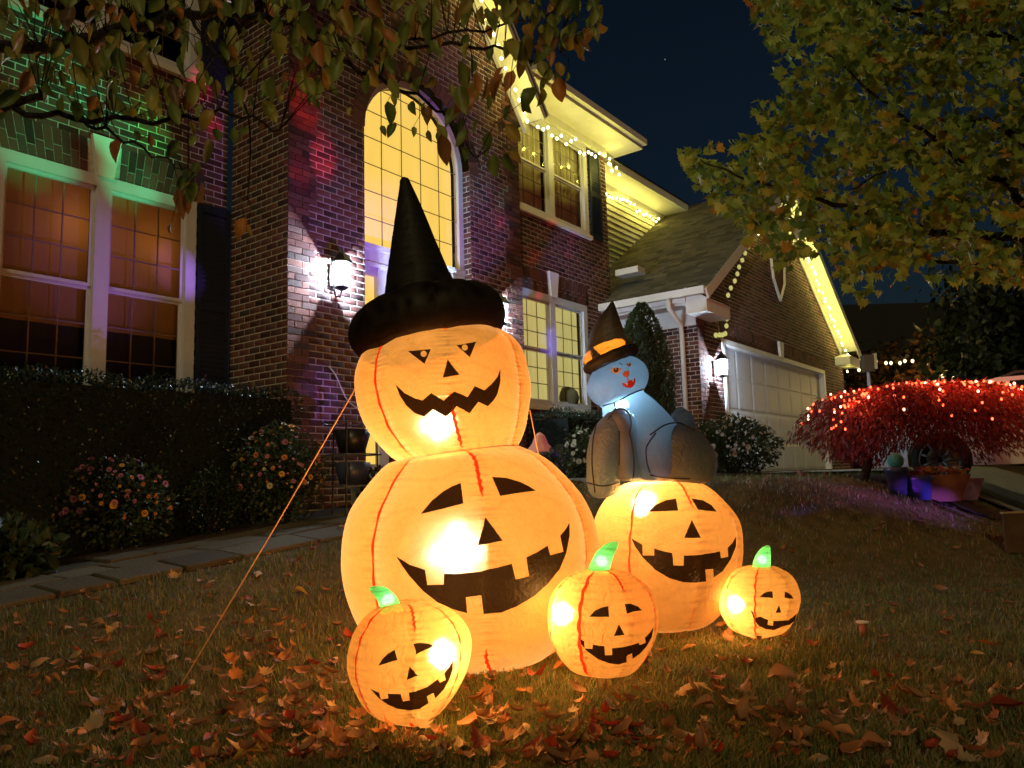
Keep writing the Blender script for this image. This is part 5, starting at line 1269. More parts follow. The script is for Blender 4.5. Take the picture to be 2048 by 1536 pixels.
# ================================================================== RIGHT MAPLE (trunk out of frame)
rt = thing('maple_tree', 'large green and yellow maple filling the upper right corner', 'tree', (6.6, 5.6, float(terr(6.6, 5.6))))
tb = MB(); tb.tube(smooth_path([(6.6, 5.6, -.2), (6.5, 5.6, 1.2), (6.3, 5.6, 2.4), (6.0, 5.7, 3.8), (5.6, 5.8, 5.5)], 5), [.19 - .006 * i for i in range(21)], 10); tb.build('trunk', M['bark'], rt, True)
MBR = []
for pts, r0 in (([(2120, 540, 5.6), (2048, 478, 5.6), (1940, 472, 5.5), (1850, 460, 5.4), (1760, 430, 5.4), (1640, 400, 5.3), (1500, 360, 5.3), (1400, 320, 5.3)], .05), ([(2100, 300, 5.8), (2010, 260, 5.6), (1960, 240, 5.5), (1880, 270, 5.4), (1790, 330, 5.4), (1700, 380, 5.4)], .04),
                ([(2100, 420, 5.7), (2020, 370, 5.6), (1930, 330, 5.5), (1870, 280, 5.3), (1750, 190, 5.3), (1640, 90, 5.3)], .04), ([(2100, 120, 5.8), (1950, 60, 5.7), (1800, 20, 5.6), (1650, -30, 5.6)], .05), ([(2100, 560, 5.9), (1950, 530, 5.9), (1800, 520, 5.8), (1720, 540, 5.8)], .03)):
    MBR.append(br(pts, r0, .004, rt, first=(6.25, 5.6, 2.6)))
prof = [(1500, -200), (1500, 0), (1528, 55), (1555, 100), (1572, 150), (1590, 185), (1530, 196), (1516, 222), (1548, 258), (1500, 274), (1425, 288), (1366, 306), (1366, 330), (1398, 350), (1428, 398), (1480, 430), (1502, 470), (1530, 490), (1548, 520), (1590, 505), (1640, 480), (1680, 500), (1690, 560), (1742, 582), (1782, 556), (1800, 515), (1840, 540), (1900, 552), (1960, 535), (2010, 560), (2120, 560), (2300, 560), (2300, -200)]
ML = []; clumps = []
while len(clumps) < 520:
    x, y = rnd.uniform(1360, 2280), rnd.uniform(-180, 585)
    if inpoly(x, y, prof): clumps.append((x, y, rnd.uniform(4.6, 7.0)))
for cx_, cy_, D in clumps:
    for _ in range(rnd.randint(12, 22)):
        x, y = rnd.gauss(cx_, 24), rnd.gauss(cy_, 20)
        if inpoly(x, y, prof): ML.append((x, y, D + rnd.gauss(0, .15)))
for i in range(len(prof) - 4):     # leafy rim so that the outline is ragged, not cut
    a, b_ = prof[i], prof[i + 1]
    for _ in range(int(math.dist(a, b_) / 9)):
        t = rnd.random(); x, y = a[0] + (b_[0] - a[0]) * t + rnd.gauss(3, 7), a[1] + (b_[1] - a[1]) * t + rnd.gauss(0, 7); ML.append((x, y, rnd.uniform(4.9, 5.8)))
MT = [meshof('leaf', maple_template(rnd.uniform(-.5, .4), rnd.uniform(-.3, .6), 2), LM['maple']) for _ in range(6)]
MLw = [(at(x, y, D), x, y, D) for x, y, D in ML]; MLw.sort(key=lambda q: (not (1350 < q[1] < 2050 and 0 < q[2] < 620), q[3])); rest = []
for i, (p, x, y, D) in enumerate(MLw):
    ax = np.array([rnd.gauss(-.2, .6), rnd.gauss(0, .5), rnd.gauss(-.7, .4)]); up = np.array([rnd.gauss(0, .6), -.8, rnd.gauss(.6, .5)]); sz = rnd.uniform(.08, .135)
    if i < 296: leafobj('leaf', MT[i % 6], p, ax, up, sz, rt)
    else: rest.append((p, ax, up, sz))
T_ = maple_template(-.2, .3, 1)
leafcloud('leaves', np.array([r[0] for r in rest]), np.array([r[1] for r in rest]), np.array([r[2] for r in rest]), np.array([r[3] for r in rest]), T_[0], T_[1], LM['maple'], rt)

# ================================================================== RED LACELEAF MAPLE WITH RED LIGHTS
rc = bc_(1720, 985, 8.9); red = thing('laceleaf_maple', 'low spreading red laceleaf maple wrapped in tiny red lights', 'tree', rc)
tb = MB()
tc_ = at(1840, 860, 9.2)
tb.tube(smooth_path([rc + np.array([0, 0, -.1]), rc + np.array([.12, 0, .22]), rc + np.array([-.02, .02, .45]), rc + np.array([.3, .1, .7]), tc_ + np.array([0, 0, .1])], 5), [.06 - .002 * i for i in range(21)], 8)
for i in range(9):
    a = -2.6 + i * .62; q = tc_ + np.array([1.1 * math.cos(a), .9 * math.sin(a), .12]); tb.tube(smooth_path([rc + np.array([.1, .05, .55]), (rc + q) / 2 + np.array([0, 0, .35]), q], 4), [.025 - .002 * j for j in range(9)], 6)
tb.build('trunk', M['bark'], red, True)
def dome(n, lo=0.0, hi=1.0, rmin=.8):
    a = nr.rand(n) * 2 * PI; t = nr.uniform(lo, hi, n)        # t 0 top .. 1 skirt
    rad = np.sin(t * PI / 2) ** .75; lump = 1 + .07 * np.sin(a * 5 + 1) + .05 * np.sin(a * 9 + t * 7); q = nr.uniform(rmin, 1.02, n)
    x = np.cos(a) * rad * 1.42 * lump * q; y = np.sin(a) * rad * 1.1 * lump * q; z = .53 - .84 * t ** 2.4 * (.86 + .14 * np.sin(a * 4)) + (q - 1) * .25
    return tc_ + np.stack([x + .06 * (1 - t), y, z + .10 * sstep((x - .2) / .8) * t], -1), np.stack([np.cos(a) * rad, np.sin(a) * rad, .6 - t * 1.8], -1)
P, dn = dome(38000, 0, 1, .5); LV = np.array([(0, 0, 0), (.09, .4, 0), (0, 1, -.05), (-.09, .4, 0), (.22, .75, -.02), (-.22, .75, -.02)]); LF = [(0, 1, 2), (0, 2, 3), (0, 4, 1), (0, 3, 5)]
leafcloud('foliage', P, dn * .5 + unit(len(P)) * .5 + np.array([0, 0, -.35]), unit(len(P)) + dn, nr.uniform(.045, .095, len(P)), LV, LF, LM['red'], red)
M['bulbred'] = emat('red_bulb', (1, .10, .035), 6); M['bulbpink'] = emat('white_red_bulb', (1, .45, .25), 6)
BR_ = [bulb_mesh(M['bulbred'], .012), bulb_mesh(M['bulbpink'], .013)]
rs = thing('string_lights', 'tiny red lights scattered over the low red maple', 'string lights', tc_)
Pb, _ = dome(300, .03, .85, .95); Pb[:, 2] += .01
Pb = Pb[Pb[:, 1] < tc_[1] + .55]
for i, p in enumerate(Pb):
    o = bpy.data.objects.new('bulb', BR_[0 if rnd.random() < .8 else 1]); col.objects.link(o); o.parent = rs; o.location = tuple(p - ORG[rs.name])
    if i % 8 == 0: plight(p + np.array([0, -.06, .04]), 4.6, (1, .13, .04), .03, rs)
wb = MB()
for i in range(0, len(Pb) - 1, 1):
    if np.linalg.norm(Pb[i] - Pb[i + 1]) < .9: wb.tube([Pb[i], Pb[i + 1]], .002, 3)
wb.build('wire', M['black'], rs)

# ================================================================== CAR
carm = mat('car_paint', (.62, .62, .64), .25, .5); M['tyre'] = mat('tyre', (.015, .015, .016), .8); M['rim'] = mat('rim', (.12, .12, .13), .35, .5, metal=.7); M['cglass'] = mat('car_glass', (.012, .014, .018), .05, .6); M['clamp'] = mat('lamp_lens', (.7, .72, .75), .15, .6)
CS, CWF = 6.75, 4.30                       # side plane, front end
cz = float(terr(*hw((CS, 5.3, 0))[:2])) + .03
car = thing('parked_car', 'white car parked on the driveway behind the red laceleaf maple', 'car', hw((CS + .9, CWF + 2.3, cz)))
def arc(cx_, cz_, r, a0, a1, n=9): return [(cx_ + r * math.cos(math.radians(a0 + (a1 - a0) * i / n)), cz_ + r * math.sin(math.radians(a0 + (a1 - a0) * i / n))) for i in range(n + 1)]
prof_ = [(0.02, .28), (0, .62), (.10, .80), (.35, .90), (1.15, 1.02), (4.45, 1.06), (4.58, .95), (4.60, .45), (4.52, .28)] + arc(3.65, .36, .40, -12, 192) + arc(.95, .36, .40, -12, 192)
def cprism(poly, s0, s1, ins=None):
    n = len(poly); b_ = MB(hw); ins = ins or (lambda z: 0)
    b_.add([(s0 + ins(p[1]), CWF + p[0], cz + p[1]) for p in poly] + [(s1 - ins(p[1]), CWF + p[0], cz + p[1]) for p in poly], [tuple(range(n)), tuple(range(2 * n - 1, n - 1, -1))] + [(i, i + n, (i + 1) % n + n, (i + 1) % n) for i in range(n)]); return b_
cins = lambda z: max(0, z - .75) ** 1.2 * .30 + max(0, .45 - z) * .2
cprism(prof_, CS, CS + 1.82, cins).build('body', carm, car)
cab = [(.62, 1.0), (1.30, 1.36), (1.7, 1.44), (3.1, 1.43), (3.95, 1.04)]
cprism(cab, CS + .05, CS + 1.77, cins).build('cabin', carm, car)
for wp in ([(.95, 1.07), (1.38, 1.33), (1.62, 1.38), (1.75, 1.38), (1.75, 1.07)], [(1.83, 1.07), (1.83, 1.38), (2.55, 1.38), (2.6, 1.07)], [(2.68, 1.07), (2.64, 1.38), (3.05, 1.37), (3.60, 1.08)]):
    b_ = MB(hw); b_.add([(CS + .05 + cins(z) - .006, CWF + x, cz + z) for x, z in wp], [tuple(range(len(wp)))]); b_.build('side_window', M['cglass'], car)
b_ = MB(hw); b_.add([(CS + .2, CWF + .70, cz + 1.065), (CS + 1.62, CWF + .70, cz + 1.065), (CS + 1.5, CWF + 1.24, cz + 1.345), (CS + .32, CWF + 1.24, cz + 1.345)], [(0, 1, 2, 3)]); b_.build('rear_screen', M['cglass'], car)
rr_ = MB(hw); rr_.tube([(CS + .30, CWF + 1.7, cz + 1.43), (CS + .30, CWF + 1.9, cz + 1.50), (CS + .30, CWF + 3.0, cz + 1.48)], .02, 6); rr_.build('roof_rail', M['rim'], car)
for wx in (.95, 3.65):
    c0 = hw((CS + .06, CWF + wx, cz + .36)); ty = MB()
    def ringp(r, off): return [tuple(c0 + (NV * math.cos(a) + np.array([0, 0, 1]) * math.sin(a)) * r + DV * off) for a in [2 * PI * i / 28 for i in range(28)]]
    rings = [ringp(.24, -.02), ringp(.27, -.05), ringp(.34, -.05), ringp(.36, -.02), ringp(.36, .18), ringp(.2, .2)]
    ty.add([p for r in rings for p in r], [(i * 28 + j, i * 28 + (j + 1) % 28, (i + 1) * 28 + (j + 1) % 28, (i + 1) * 28 + j) for i in range(5) for j in range(28)]); wh = ty.build('wheel', M['tyre'], car, True)
    sp = MB()
    for k in range(9):
        a = 2 * PI * k / 9; d_ = NV * math.cos(a) + np.array([0, 0, 1]) * math.sin(a); sp.tube([c0 + d_ * .04 - DV * .02, c0 + d_ * .25 - DV * .035], [.024, .016], 5)
    sp.tube([c0 + (NV * math.cos(a) + np.array([0, 0, 1]) * math.sin(a)) * .25 - DV * .03 for a in [2 * PI * i / 24 for i in range(25)]], .014, 5); sp.build('rim', M['rim'], wh, True)
b_ = MB(hw); b_.box(CS - .0, CS + .3, CWF - .015, CWF + .22, cz + .66, cz + .80); b_.build('tail_lamp', M['clamp'], car)
b_ = MB(hw); b_.box(CS + .1, CS + 1.7, CWF - .02, CWF + .01, cz + .34, cz + .56); b_.build('bumper_trim', M['black'], car)
b_ = MB(hw); b_.box(CS - .10, CS + .02, CWF + 3.4, CWF + 3.58, cz + 1.02, cz + 1.16); b_.build('door_mirror', carm, car)
b_ = MB(hw); b_.box(CS - .012, CS + .0, CWF + 2.3, CWF + 2.46, cz + .86, cz + .89); b_.build('door_handle', M['rim'], car)

# ================================================================== POTS AND BASKETS BY THE RED MAPLE
M['potdark'] = mat('pot_navy', (.03, .04, .10), .4, .5); M['potblue'] = mat('pot_blue', (.05, .07, .30), .35, .5); M['teal'] = mat('teal_glaze', (.06, .35, .34), .3, .5); M['crate'] = mat('terracotta', (.22, .07, .04), .7); M['pinkbox'] = mat('lilac_planter', (.55, .35, .55), .5)
def pot(label, px, py, r, h, m, extra=None, name='flower_pot', cat='flower pot'):
    c = gp(px, py); T = thing(name, label, cat, c); b_ = MB(); b_.lathe(c, [(.001, 0), (r * .7, 0), (r * .92, h * .8), (r, h * .82), (r, h), (r * .9, h), (r * .85, h * .85), (.001, h * .84)], 20); b_.build('pot', m, T, True); return c, T
c, T = pot('dark pot topped with a teal glass globe, beside the white car front', 1797, 990, .12, .30, M['potdark']); q = MB(); q.sphere(c + np.array([0, 0, .37]), .085, 14, 10); q.build('globe', M['teal'], T, True)
c, T = pot('shiny blue bucket on the lawn edge next to the terracotta planter', 1840, 1000, .15, .26, M['potblue'])
c = gp(1878, 1002); T = thing('planter_box', 'square terracotta planter full of yellow and orange flowers', 'planter', c); b_ = MB()
b_.add([(c[0] + x, c[1] + y, c[2] + z) for z, k_ in ((0, .16), (.30, .25)) for x, y in ((-k_, -k_), (k_, -k_), (k_, k_), (-k_, k_))], [(0, 1, 5, 4), (1, 2, 6, 5), (2, 3, 7, 6), (3, 0, 4, 7), (3, 2, 1, 0)])
b_.add([(c[0] + x, c[1] + y, c[2] + .27) for x, y in ((-.24, -.24), (.24, -.24), (.24, .24), (-.24, .24))], [(0, 1, 2, 3)]); b_.build('box', M['crate'], T)
for i in range(70): leafobj('flower', FPK[rnd.choice([2, 3, 3, 0])], c + np.array([rnd.uniform(-.23, .23), rnd.uniform(-.23, .23), .30 + rnd.uniform(0, .08)]), (rnd.gauss(0, .5), rnd.gauss(-.3, .5), 1), (1, 0, 0), rnd.uniform(.03, .045), T)
c = gp(1925, 1000); T = thing('planter_box', 'lilac square planter lit magenta with a teal globe on top', 'planter', c); b_ = MB()
b_.add([(c[0] + x, c[1] + y, c[2] + z) for z, k_ in ((0, .12), (.27, .19)) for x, y in ((-k_, -k_), (k_, -k_), (k_, k_), (-k_, k_))], [(0, 1, 5, 4), (1, 2, 6, 5), (2, 3, 7, 6), (3, 0, 4, 7), (3, 2, 1, 0), (4, 5, 6, 7)]); b_.build('box', M['pinkbox'], T)
q = MB(); q.sphere(c + np.array([-.05, -.05, .32]), .10, 14, 10, sq=(1, 1, .8)); q.build('globe', M['teal'], T, True)
# board at the right edge
c = gp(2040, 1112); T = thing('wooden_sign_board', 'plain brown wooden board standing at the right edge of the picture', 'sign board', c)
b_ = MB(); b_.box(c[0] - .12, c[0] + .55, c[1], c[1] + .03, c[2] + .03, c[2] + .40); b_.build('board', mat('brown_board', (.10, .05, .025), .6, noise=.4, nscale=6), T)
b_ = MB(); b_.box(c[0] - .13, c[0] + .56, c[1] - .008, c[1] + .038, c[2] + .40, c[2] + .415); b_.build('top_rail', mat('pale_wood', (.30, .2, .12), .6), T)
for dx in (-.04, .46): b_ = MB(); b_.box(c[0] + dx, c[0] + dx + .03, c[1] + .03, c[1] + .06, c[2] - .1, c[2] + .35); b_.build('leg', M['bark'], T)
# stake with a pale flat cap
c = gp(1727, 1272); T = thing('yard_stake', 'short brown post with a pale flat cap in the lawn', 'post', c); b_ = MB(); b_.tube([c + np.array([0, 0, -.05]), c + np.array([0, 0, .075])], .022, 10); b_.build('post', M['crate'], T, True); b_ = MB(); b_.lathe(c + np.array([0, 0, .075]), [(.001, 0), (.036, 0), (.036, .008), (.001, .010)], 14); b_.build('cap', mat('cap_plastic', (.4, .36, .30), .5), T)
# dark plant stand left of the snowman: rings of wire with pots
c = bc_(705, 1010, 8.0); T = thing('plant_stand', 'dark three tier wire plant stand against the purple-lit brick', 'plant stand', c)
for a in (.5, 2.6, 4.7): b_ = MB(); b_.tube([c + np.array([.28 * math.cos(a), .28 * math.sin(a), 0]), c + np.array([.26 * math.cos(a), .26 * math.sin(a), .98])], .010, 6); b_.build('leg', M['black'], T)
for z in (.30, .62, .95): b_ = MB(); b_.tube([c + np.array([.30 * math.cos(a), .30 * math.sin(a), z]) for a in [2 * PI * i / 28 for i in range(29)]], .008, 5); b_.build('ring', M['rim'], T, True)
c2 = c + np.array([0, 0, .32]); b_ = MB(); b_.lathe(c2, [(.001, 0), (.13, 0), (.19, .22), (.17, .22), (.001, .2)], 18); b_.build('pot', M['potdark'], T, True)
b_ = MB(); b_.lathe(c + np.array([0, 0, .64]), [(.001, 0), (.13, 0), (.20, .24), (.18, .24), (.001, .2)], 18); b_.build('pot', M['black'], T, True)
# pumpkin pot on stand right of the snowman
c = bc_(1082, 945, 9.2); T = thing('flower_pot', 'dark tall planter between the snowman inflatable and the low hedge', 'planter', c); b_ = MB(); b_.lathe(c, [(.001, 0), (.20, 0), (.26, .38), (.28, .40), (.28, .44), (.001, .43)], 20); b_.build('pot', M['potdark'], T, True)
T = thing('toy_lantern', 'small orange tent-shaped ornament on the dark tall planter', 'ornament', c + np.array([0, 0, .44])); b_ = MB(); b_.lathe(c + np.array([0, 0, .44]), [(.19, 0), (.16, .03), (.10, .10), (.06, .20), (.01, .24)], 10); b_.build('shell', mat('orange_ornament', (.6, .22, .12), .5), T)
# white cord hanging by the brick and loose hose loops
o = tube_obj('white_cord', smooth_path([hw((.55, .05, 2.32)), hw((.62, .10, 2.2)), hw((.75, .12, 1.95)), hw((.95, .15, 1.8)), hw((1.05, .16, 1.65))], 6), .008, mat('white_cord', (.6, .6, .62), .6), 'thin white cord drooping from a hook on the purple-lit brick', 'cord')
hp = gp(690, 1060); o = tube_obj('garden_hose', [hp + np.array([.16 * math.cos(a) + .10, .10 * math.sin(a), .02 + .02 * math.sin(a * 2)]) for a in [2 * PI * i / 24 * .8 + 1 for i in range(25)]], .008, mat('hose', (.35, .25, .2), .5), 'thin loop of garden hose on the path edge beside the snowman inflatable', 'hose')
# small light projector on a stake behind the snowman (its coloured beams fall on the brick)
pj = np.array([.55, 6.5, 0]); pj[2] = float(terr(pj[0], pj[1])); PJ = thing('light_projector', 'small black party light projector on a ground stake behind the inflatables', 'projector', pj)
b_ = MB(); b_.tube([pj + np.array([0, 0, -.05]), pj + np.array([0, 0, .16])], .01, 6); b_.build('stake', M['stake'], PJ); b_ = MB(); b_.lathe(pj + np.array([0, 0, .16]), [(.001, 0), (.05, .0), (.05, .08), (.03, .10), (.001, .10)], 14); b_.build('housing', M['black'], PJ)
def beam(target, deg, power, c, blend=.6, src=None):
    l = bpy.data.lights.new('beam', 'SPOT'); l.energy = power; l.color = c; l.spot_size = math.radians(deg); l.spot_blend = 1.0; l.shadow_soft_size = .01; l.use_soft_falloff = False
    o = bpy.data.objects.new('beam', l); col.objects.link(o); o.parent = PJ; src = (pj + np.array([0, 0, .30])) if src is None else src
    o.location = tuple(src - ORG[PJ.name]); o.rotation_euler = Vector(np.array(target) - src).to_track_quat('-Z', 'Y').to_euler()
GRN, REDC, BLU, VIO, CYA = (.05, 1, .35), (1, .02, .08), (.12, .1, 1), (.42, .18, 1), (.2, .5, 1)
BEAMS = [((-2.1, LW, 5.25), 9, 1300, GRN), ((-1.5, LW, 4.95), 7, 1400, GRN), ((-1.05, LW, 5.0), 5, 1500, (.1, 1, .15)), ((-2.2, LW, 4.35), 8, 900, GRN), ((-1.25, LW, 4.3), 7, 900, GRN), ((-.95, LW, 4.6), 8, 500, GRN),
         ((-.45, LW, 5.75), 3.2, 1300, REDC), ((-.25, LW, 5.3), 2.4, 1100, REDC), ((.22, 0, 5.45), 5.5, 1500, REDC), ((.5, 0, 4.85), 5, 1400, REDC), ((.15, 0, 4.55), 4, 600, REDC),
         ((-1.5, LW, 3.2), 16, 150, VIO), ((-.62, LW, 3.4), 6, 420, VIO), ((.5, 0, 4.0), 22, 260, VIO), ((1.6, 0, 3.9), 14, 420, VIO), ((3.3, 0, 5.4), 9, 600, CYA), ((3.5, 0, 4.6), 12, 420, VIO), ((2.9, 0, 6.5), 12, 300, VIO),
         ((5.7, RW, 3.3), 5, 900, BLU), ((6.0, RW, 4.9), 7, 500, BLU), ((6.6, RW, 4.6), 5, 330, BLU), ((3.9, 0, 4.9), 2.2, 700, REDC), ((5.2, RW, 4.7), 2.2, 700, REDC), ((6.3, RW, 5.0), 1.8, 700, REDC), ((6.4, RW, 5.3), 1.8, 600, REDC), ((5.75, RW, 5.45), 1.6, 900, REDC), ((4.9, RW, 4.1), 3, 700, CYA), ((5.3, RW, 4.05), 1.6, 900, REDC), ((4.0, 0, 5.3), 3, 500, GRN), ((.45, 0, 2.0), 12, 160, VIO), ((7.0, RW, 2.2), 1.4, 900, REDC)]
for t, dg_, pw_, cc in BEAMS: beam(hw(t), dg_, pw_ * (2.6 if cc == VIO else 1.4 if cc == GRN else 1.7), cc)
# second cluster of beams falling on the pots and grass at the right
p2_ = np.array([6.35, 7.5, 0]); p2_[2] = float(terr(6.35, 7.5)); PJ0 = PJ; PJ = thing('light_projector', 'second small light projector on a stake, outside the right picture edge', 'projector', p2_); s2 = p2_ + np.array([0, 0, .42])
b_ = MB(); b_.tube([p2_ + np.array([0, 0, -.05]), p2_ + np.array([0, 0, .26])], .01, 6); b_.build('stake', M['stake'], PJ); b_ = MB(); b_.lathe(p2_ + np.array([0, 0, .26]), [(.001, 0), (.05, .0), (.05, .08), (.03, .10), (.001, .10)], 14); b_.build('housing', M['black'], PJ)
for px, py, dg_, pw_, cc in ((1740, 1000, 18, 30, VIO), (1890, 1012, 13, 34, (.25, .12, 1)), (1830, 1004, 14, 26, VIO), (1700, 985, 5, 20, REDC), (1650, 975, 14, 30, VIO), (1930, 1020, 8, 24, BLU)): beam(gp(px, py), dg_, pw_ * 13, cc, .8, s2)
PJ = PJ0
for px, py, D_, dg_, pw_, cc in ((1795, 965, 8.6, 2.2, 500, REDC), (1800, 985, 8.6, 3.2, 420, BLU), (1845, 985, 8.6, 3.0, 900, BLU), (1915, 955, 8.8, 3.0, 500, (1, .15, .8)), (1870, 975, 8.6, 1.5, 500, REDC), (1780, 880, 9.0, 3.0, 500, VIO)): beam(at(px, py, D_), dg_, pw_, cc, .8)

# ================================================================== BACKGROUND: neighbour's house, dark trees, street lantern
nb = thing('neighbour_house', 'dark low neighbouring house with a long roof behind the red laceleaf maple', 'house', (20, 40, .9)); b_ = MB()
b_.box(13, 30, 40, 50, .5, 6.0); b_.build('wall', mat('dark_brick', (.07, .04, .03), .9), nb); b_ = MB(); b_.prism([(0, 0)] * 0 + [(12.4, 6.0), (30.6, 6.0), (28.5, 9.4), (14.5, 9.4)], 39.4, 50.6); b_.build('roof', mat('dark_roof', (.02, .02, .024), .9), nb)
for i in range(6): b_ = MB(); b_.box(14 + i * 2.6, 15.2 + i * 2.6, 39.93, 39.97, 3.6, 4.6); b_.build('window', emat('neighbour_window', (.30, .17, .06), .5) if i in (1, 4) else M['cglass'], nb)
def far_tree(label, c, rx, rz, n, mm='far', name='far_tree', sz=(.16, .30)):
    c = np.array(c, float); T = thing(name, label, 'tree', c); b_ = MB(); b_.tube([c, c + np.array([.1, 0, rz * 1.1])], [.16, .07], 7); b_.build('trunk', M['bark'], T)
    k = 26; cl = unit(k) * np.array([rx, rx, rz]) * .72; j = nr.randint(0, k, n); P = c + np.array([0, 0, rz * 1.15]) + cl[j] + nr.normal(size=(n, 3)) * np.array([rx, rx, rz]) * .20
    P = P[P[:, 2] > c[2] + .2]; m_ = len(P); leafcloud('crown', P, unit(m_), unit(m_), nr.uniform(sz[0], sz[1], m_), OV_V, OV_F, LM[mm], T)
    return c
LM['fargreen'] = leafmat('dark_green_leaves', [(0, (.015, .025, .01)), (1, (.03, .045, .015))], .15)
for i, (px, D, rx, rz, mm, lb) in enumerate(((1715, 30, 2.3, 2.1, 'far', 'rust coloured tree behind the street lantern'), (1800, 27, 1.9, 1.8, 'far', 'yellowish tree lit from below behind the red laceleaf maple'), (1880, 25, 2.0, 2.0, 'far', 'orange-brown tree just left of the dark green tree'),
                                             (2035, 20, 1.7, 2.2, 'fargreen', 'tall dark green tree behind the white car'), (2090, 19, 2.4, 2.8, 'fargreen', 'dark green tree cut off by the right picture edge'))):
    p = at(px, 930, D); p[2] = .9; far_tree(lb, p, rx, rz, 3400, mm)
fl = thing('string_lights', 'distant pale lights strung in the trees beyond the driveway', 'string lights', at(1800, 725, 23)); fm = emat('distant_bulb', (1, .75, .40), 3.0); fme = bulb_mesh(fm, .045)
for px, py in ((1752, 723), (1772, 726), (1782, 726), (1800, 726), (1810, 722), (1825, 722), (1718, 740), (1733, 732), (1905, 752), (1912, 746), (1896, 760), (1885, 752), (1870, 762), (1857, 764), (1921, 762), (1883, 779)):
    o = bpy.data.objects.new('bulb', fme); col.objects.link(o); o.parent = fl; o.location = tuple(at(px, py, 23) - ORG[fl.name])
for px, py in ((1870, 775), (1905, 768), (1720, 745)): plight(at(px, py, 22.6), 60, (1, .62, .2), .1, fl)
c = at(1752, 930, 15.5); c[2] = .9; T = thing('street_lantern', 'unlit square lantern on a slim grey post behind the red laceleaf maple', 'lamp post', c); zt = at(1743, 770, 15.5)[2]; zz = at(1743, 710, 15.5)[2]; zt = at(1743, 744, 15.5)[2]
b_ = MB(); b_.tube([c, np.array([c[0], c[1], zt])], .035, 8); b_.build('post', mat('grey_post', (.35, .37, .42), .5), T); b_ = MB(); b_.box(c[0] - .10, c[0] + .10, c[1] - .08, c[1] + .08, zt, zz); b_.build('lantern_box', mat('tan_box', (.10, .075, .05), .7), T); b_ = MB(); b_.box(c[0] + .105, c[0] + .15, c[1] - .11, c[1] - .02, zt + .05, zz + .02); b_.build('side_panel', mat('pale_panel', (.6, .5, .3), .6), T)
# one bright star
st = MB(); sp_ = at(1330, 119, 900); st.sphere(sp_, .62, 8, 6); o = st.build('star', emat('star_light', (.55, .6, .7), .5)); o['label'] = 'single faint star in the dark sky above the garage roof'; o['category'] = 'star'

# ================================================================== GRASS AND FALLEN LEAVES
def lawn_ok(x, y):
    s, w = swof(x, y)
    ok = (w > np.where(s < 2.9, 1.93, np.where(s < 6.9, 2.55, 1.45))) & ~((s > 6.85) & (w > 2.4) & (w < 12))
    ok &= ~((s > 4.6) & (s < 6.2) & (w > 3.8) & (w < 5.9))
    return ok
def grass(n, ylo, yhi, p, hmin, hmax, wd, name, m):
    u = nr.rand(n * 2); e = 1 - p; y = (ylo ** e + (yhi ** e - ylo ** e) * u) ** (1 / e); x = nr.uniform(-.98, .98, n * 2) * y
    k = lawn_ok(x, y); x, y = x[k][:n], y[k][:n]; n = len(x); z = terr(x, y)
    cl = .75 + .35 * np.sin(x * 5.3 + 2 * np.sin(y * 3.1)) * np.sin(y * 6.1 + x); h = nr.uniform(hmin, hmax, n) * cl; a = nr.rand(n) * 2 * PI; lean = nr.uniform(.1, 1.1, n) * h; w = wd * nr.uniform(.7, 1.3, n) * np.maximum(1, y / 3.6)
    dx, dy = np.cos(a), np.sin(a); px_, py_ = -dy, dx
    B = np.stack([x, y, z - .004], -1); Q = np.stack([px_, py_, np.zeros(n)], -1) * w[:, None]; Lx = np.stack([dx, dy, np.zeros(n)], -1)
    v0 = B - Q; v1 = B + Q; md = B + Lx * (lean * .35)[:, None]; md[:, 2] += h * .62; v2 = md - Q * .75; v3 = md + Q * .75; tp = B + Lx * lean[:, None]; tp[:, 2] += h
    V = np.stack([v0, v1, v3, v2, tp], 1).reshape(-1, 3); b0 = np.arange(n)[:, None] * 5
    F = np.concatenate([b0 + np.array([[0, 1, 2]]), b0 + np.array([[0, 2, 3]]), b0 + np.array([[3, 2, 4]])], 0)
    o = link_mesh(name, fastmesh(name, V, F), m); o['kind'] = 'stuff'; return o
gm = leafmat('grass_blades', [(0, (.08, .13, .03)), (.45, (.13, .19, .05)), (.7, (.22, .18, .07)), (1, (.36, .27, .13))], .3, .5)
g1 = grass(260000, 1.7, 13, 1.9, .025, .075, .0020, 'grass', gm); tag(g1, 'short autumn grass covering the lawn', 'grass')
FL = {'orange': leafmat('orange_leaf', [(0, (.40, .15, .05)), (1, (.50, .23, .09))], .25, .6), 'brown': leafmat('brown_leaf', [(0, (.20, .09, .045)), (1, (.36, .18, .08))], .15, .6), 'red': leafmat('red_leaf', [(0, (.32, .05, .025)), (1, (.25, .04, .02))], .25, .6),
      'yellow': leafmat('yellow_leaf', [(0, (.48, .30, .05)), (1, (.40, .26, .06))], .3, .6), 'tan': leafmat('tan_leaf', [(0, (.50, .34, .20)), (1, (.42, .27, .15))], .2, .6)}
GM = {}
for k_, m_ in FL.items():
    GM[k_, 'lobed'] = [meshof('fallen_leaf', maple_template(rnd.uniform(.15, .8) * rnd.choice([-1, 1]), rnd.uniform(.2, .9) * rnd.choice([-1, 1, 1]), 2), m_) for _ in range(3)]
    GM[k_, 'oval'] = [meshof('fallen_leaf', oval_template(rnd.uniform(.2, .8) * rnd.choice([-1, 1]), rnd.uniform(.2, 1.0) * rnd.choice([-1, 1])), m_) for _ in range(3)]
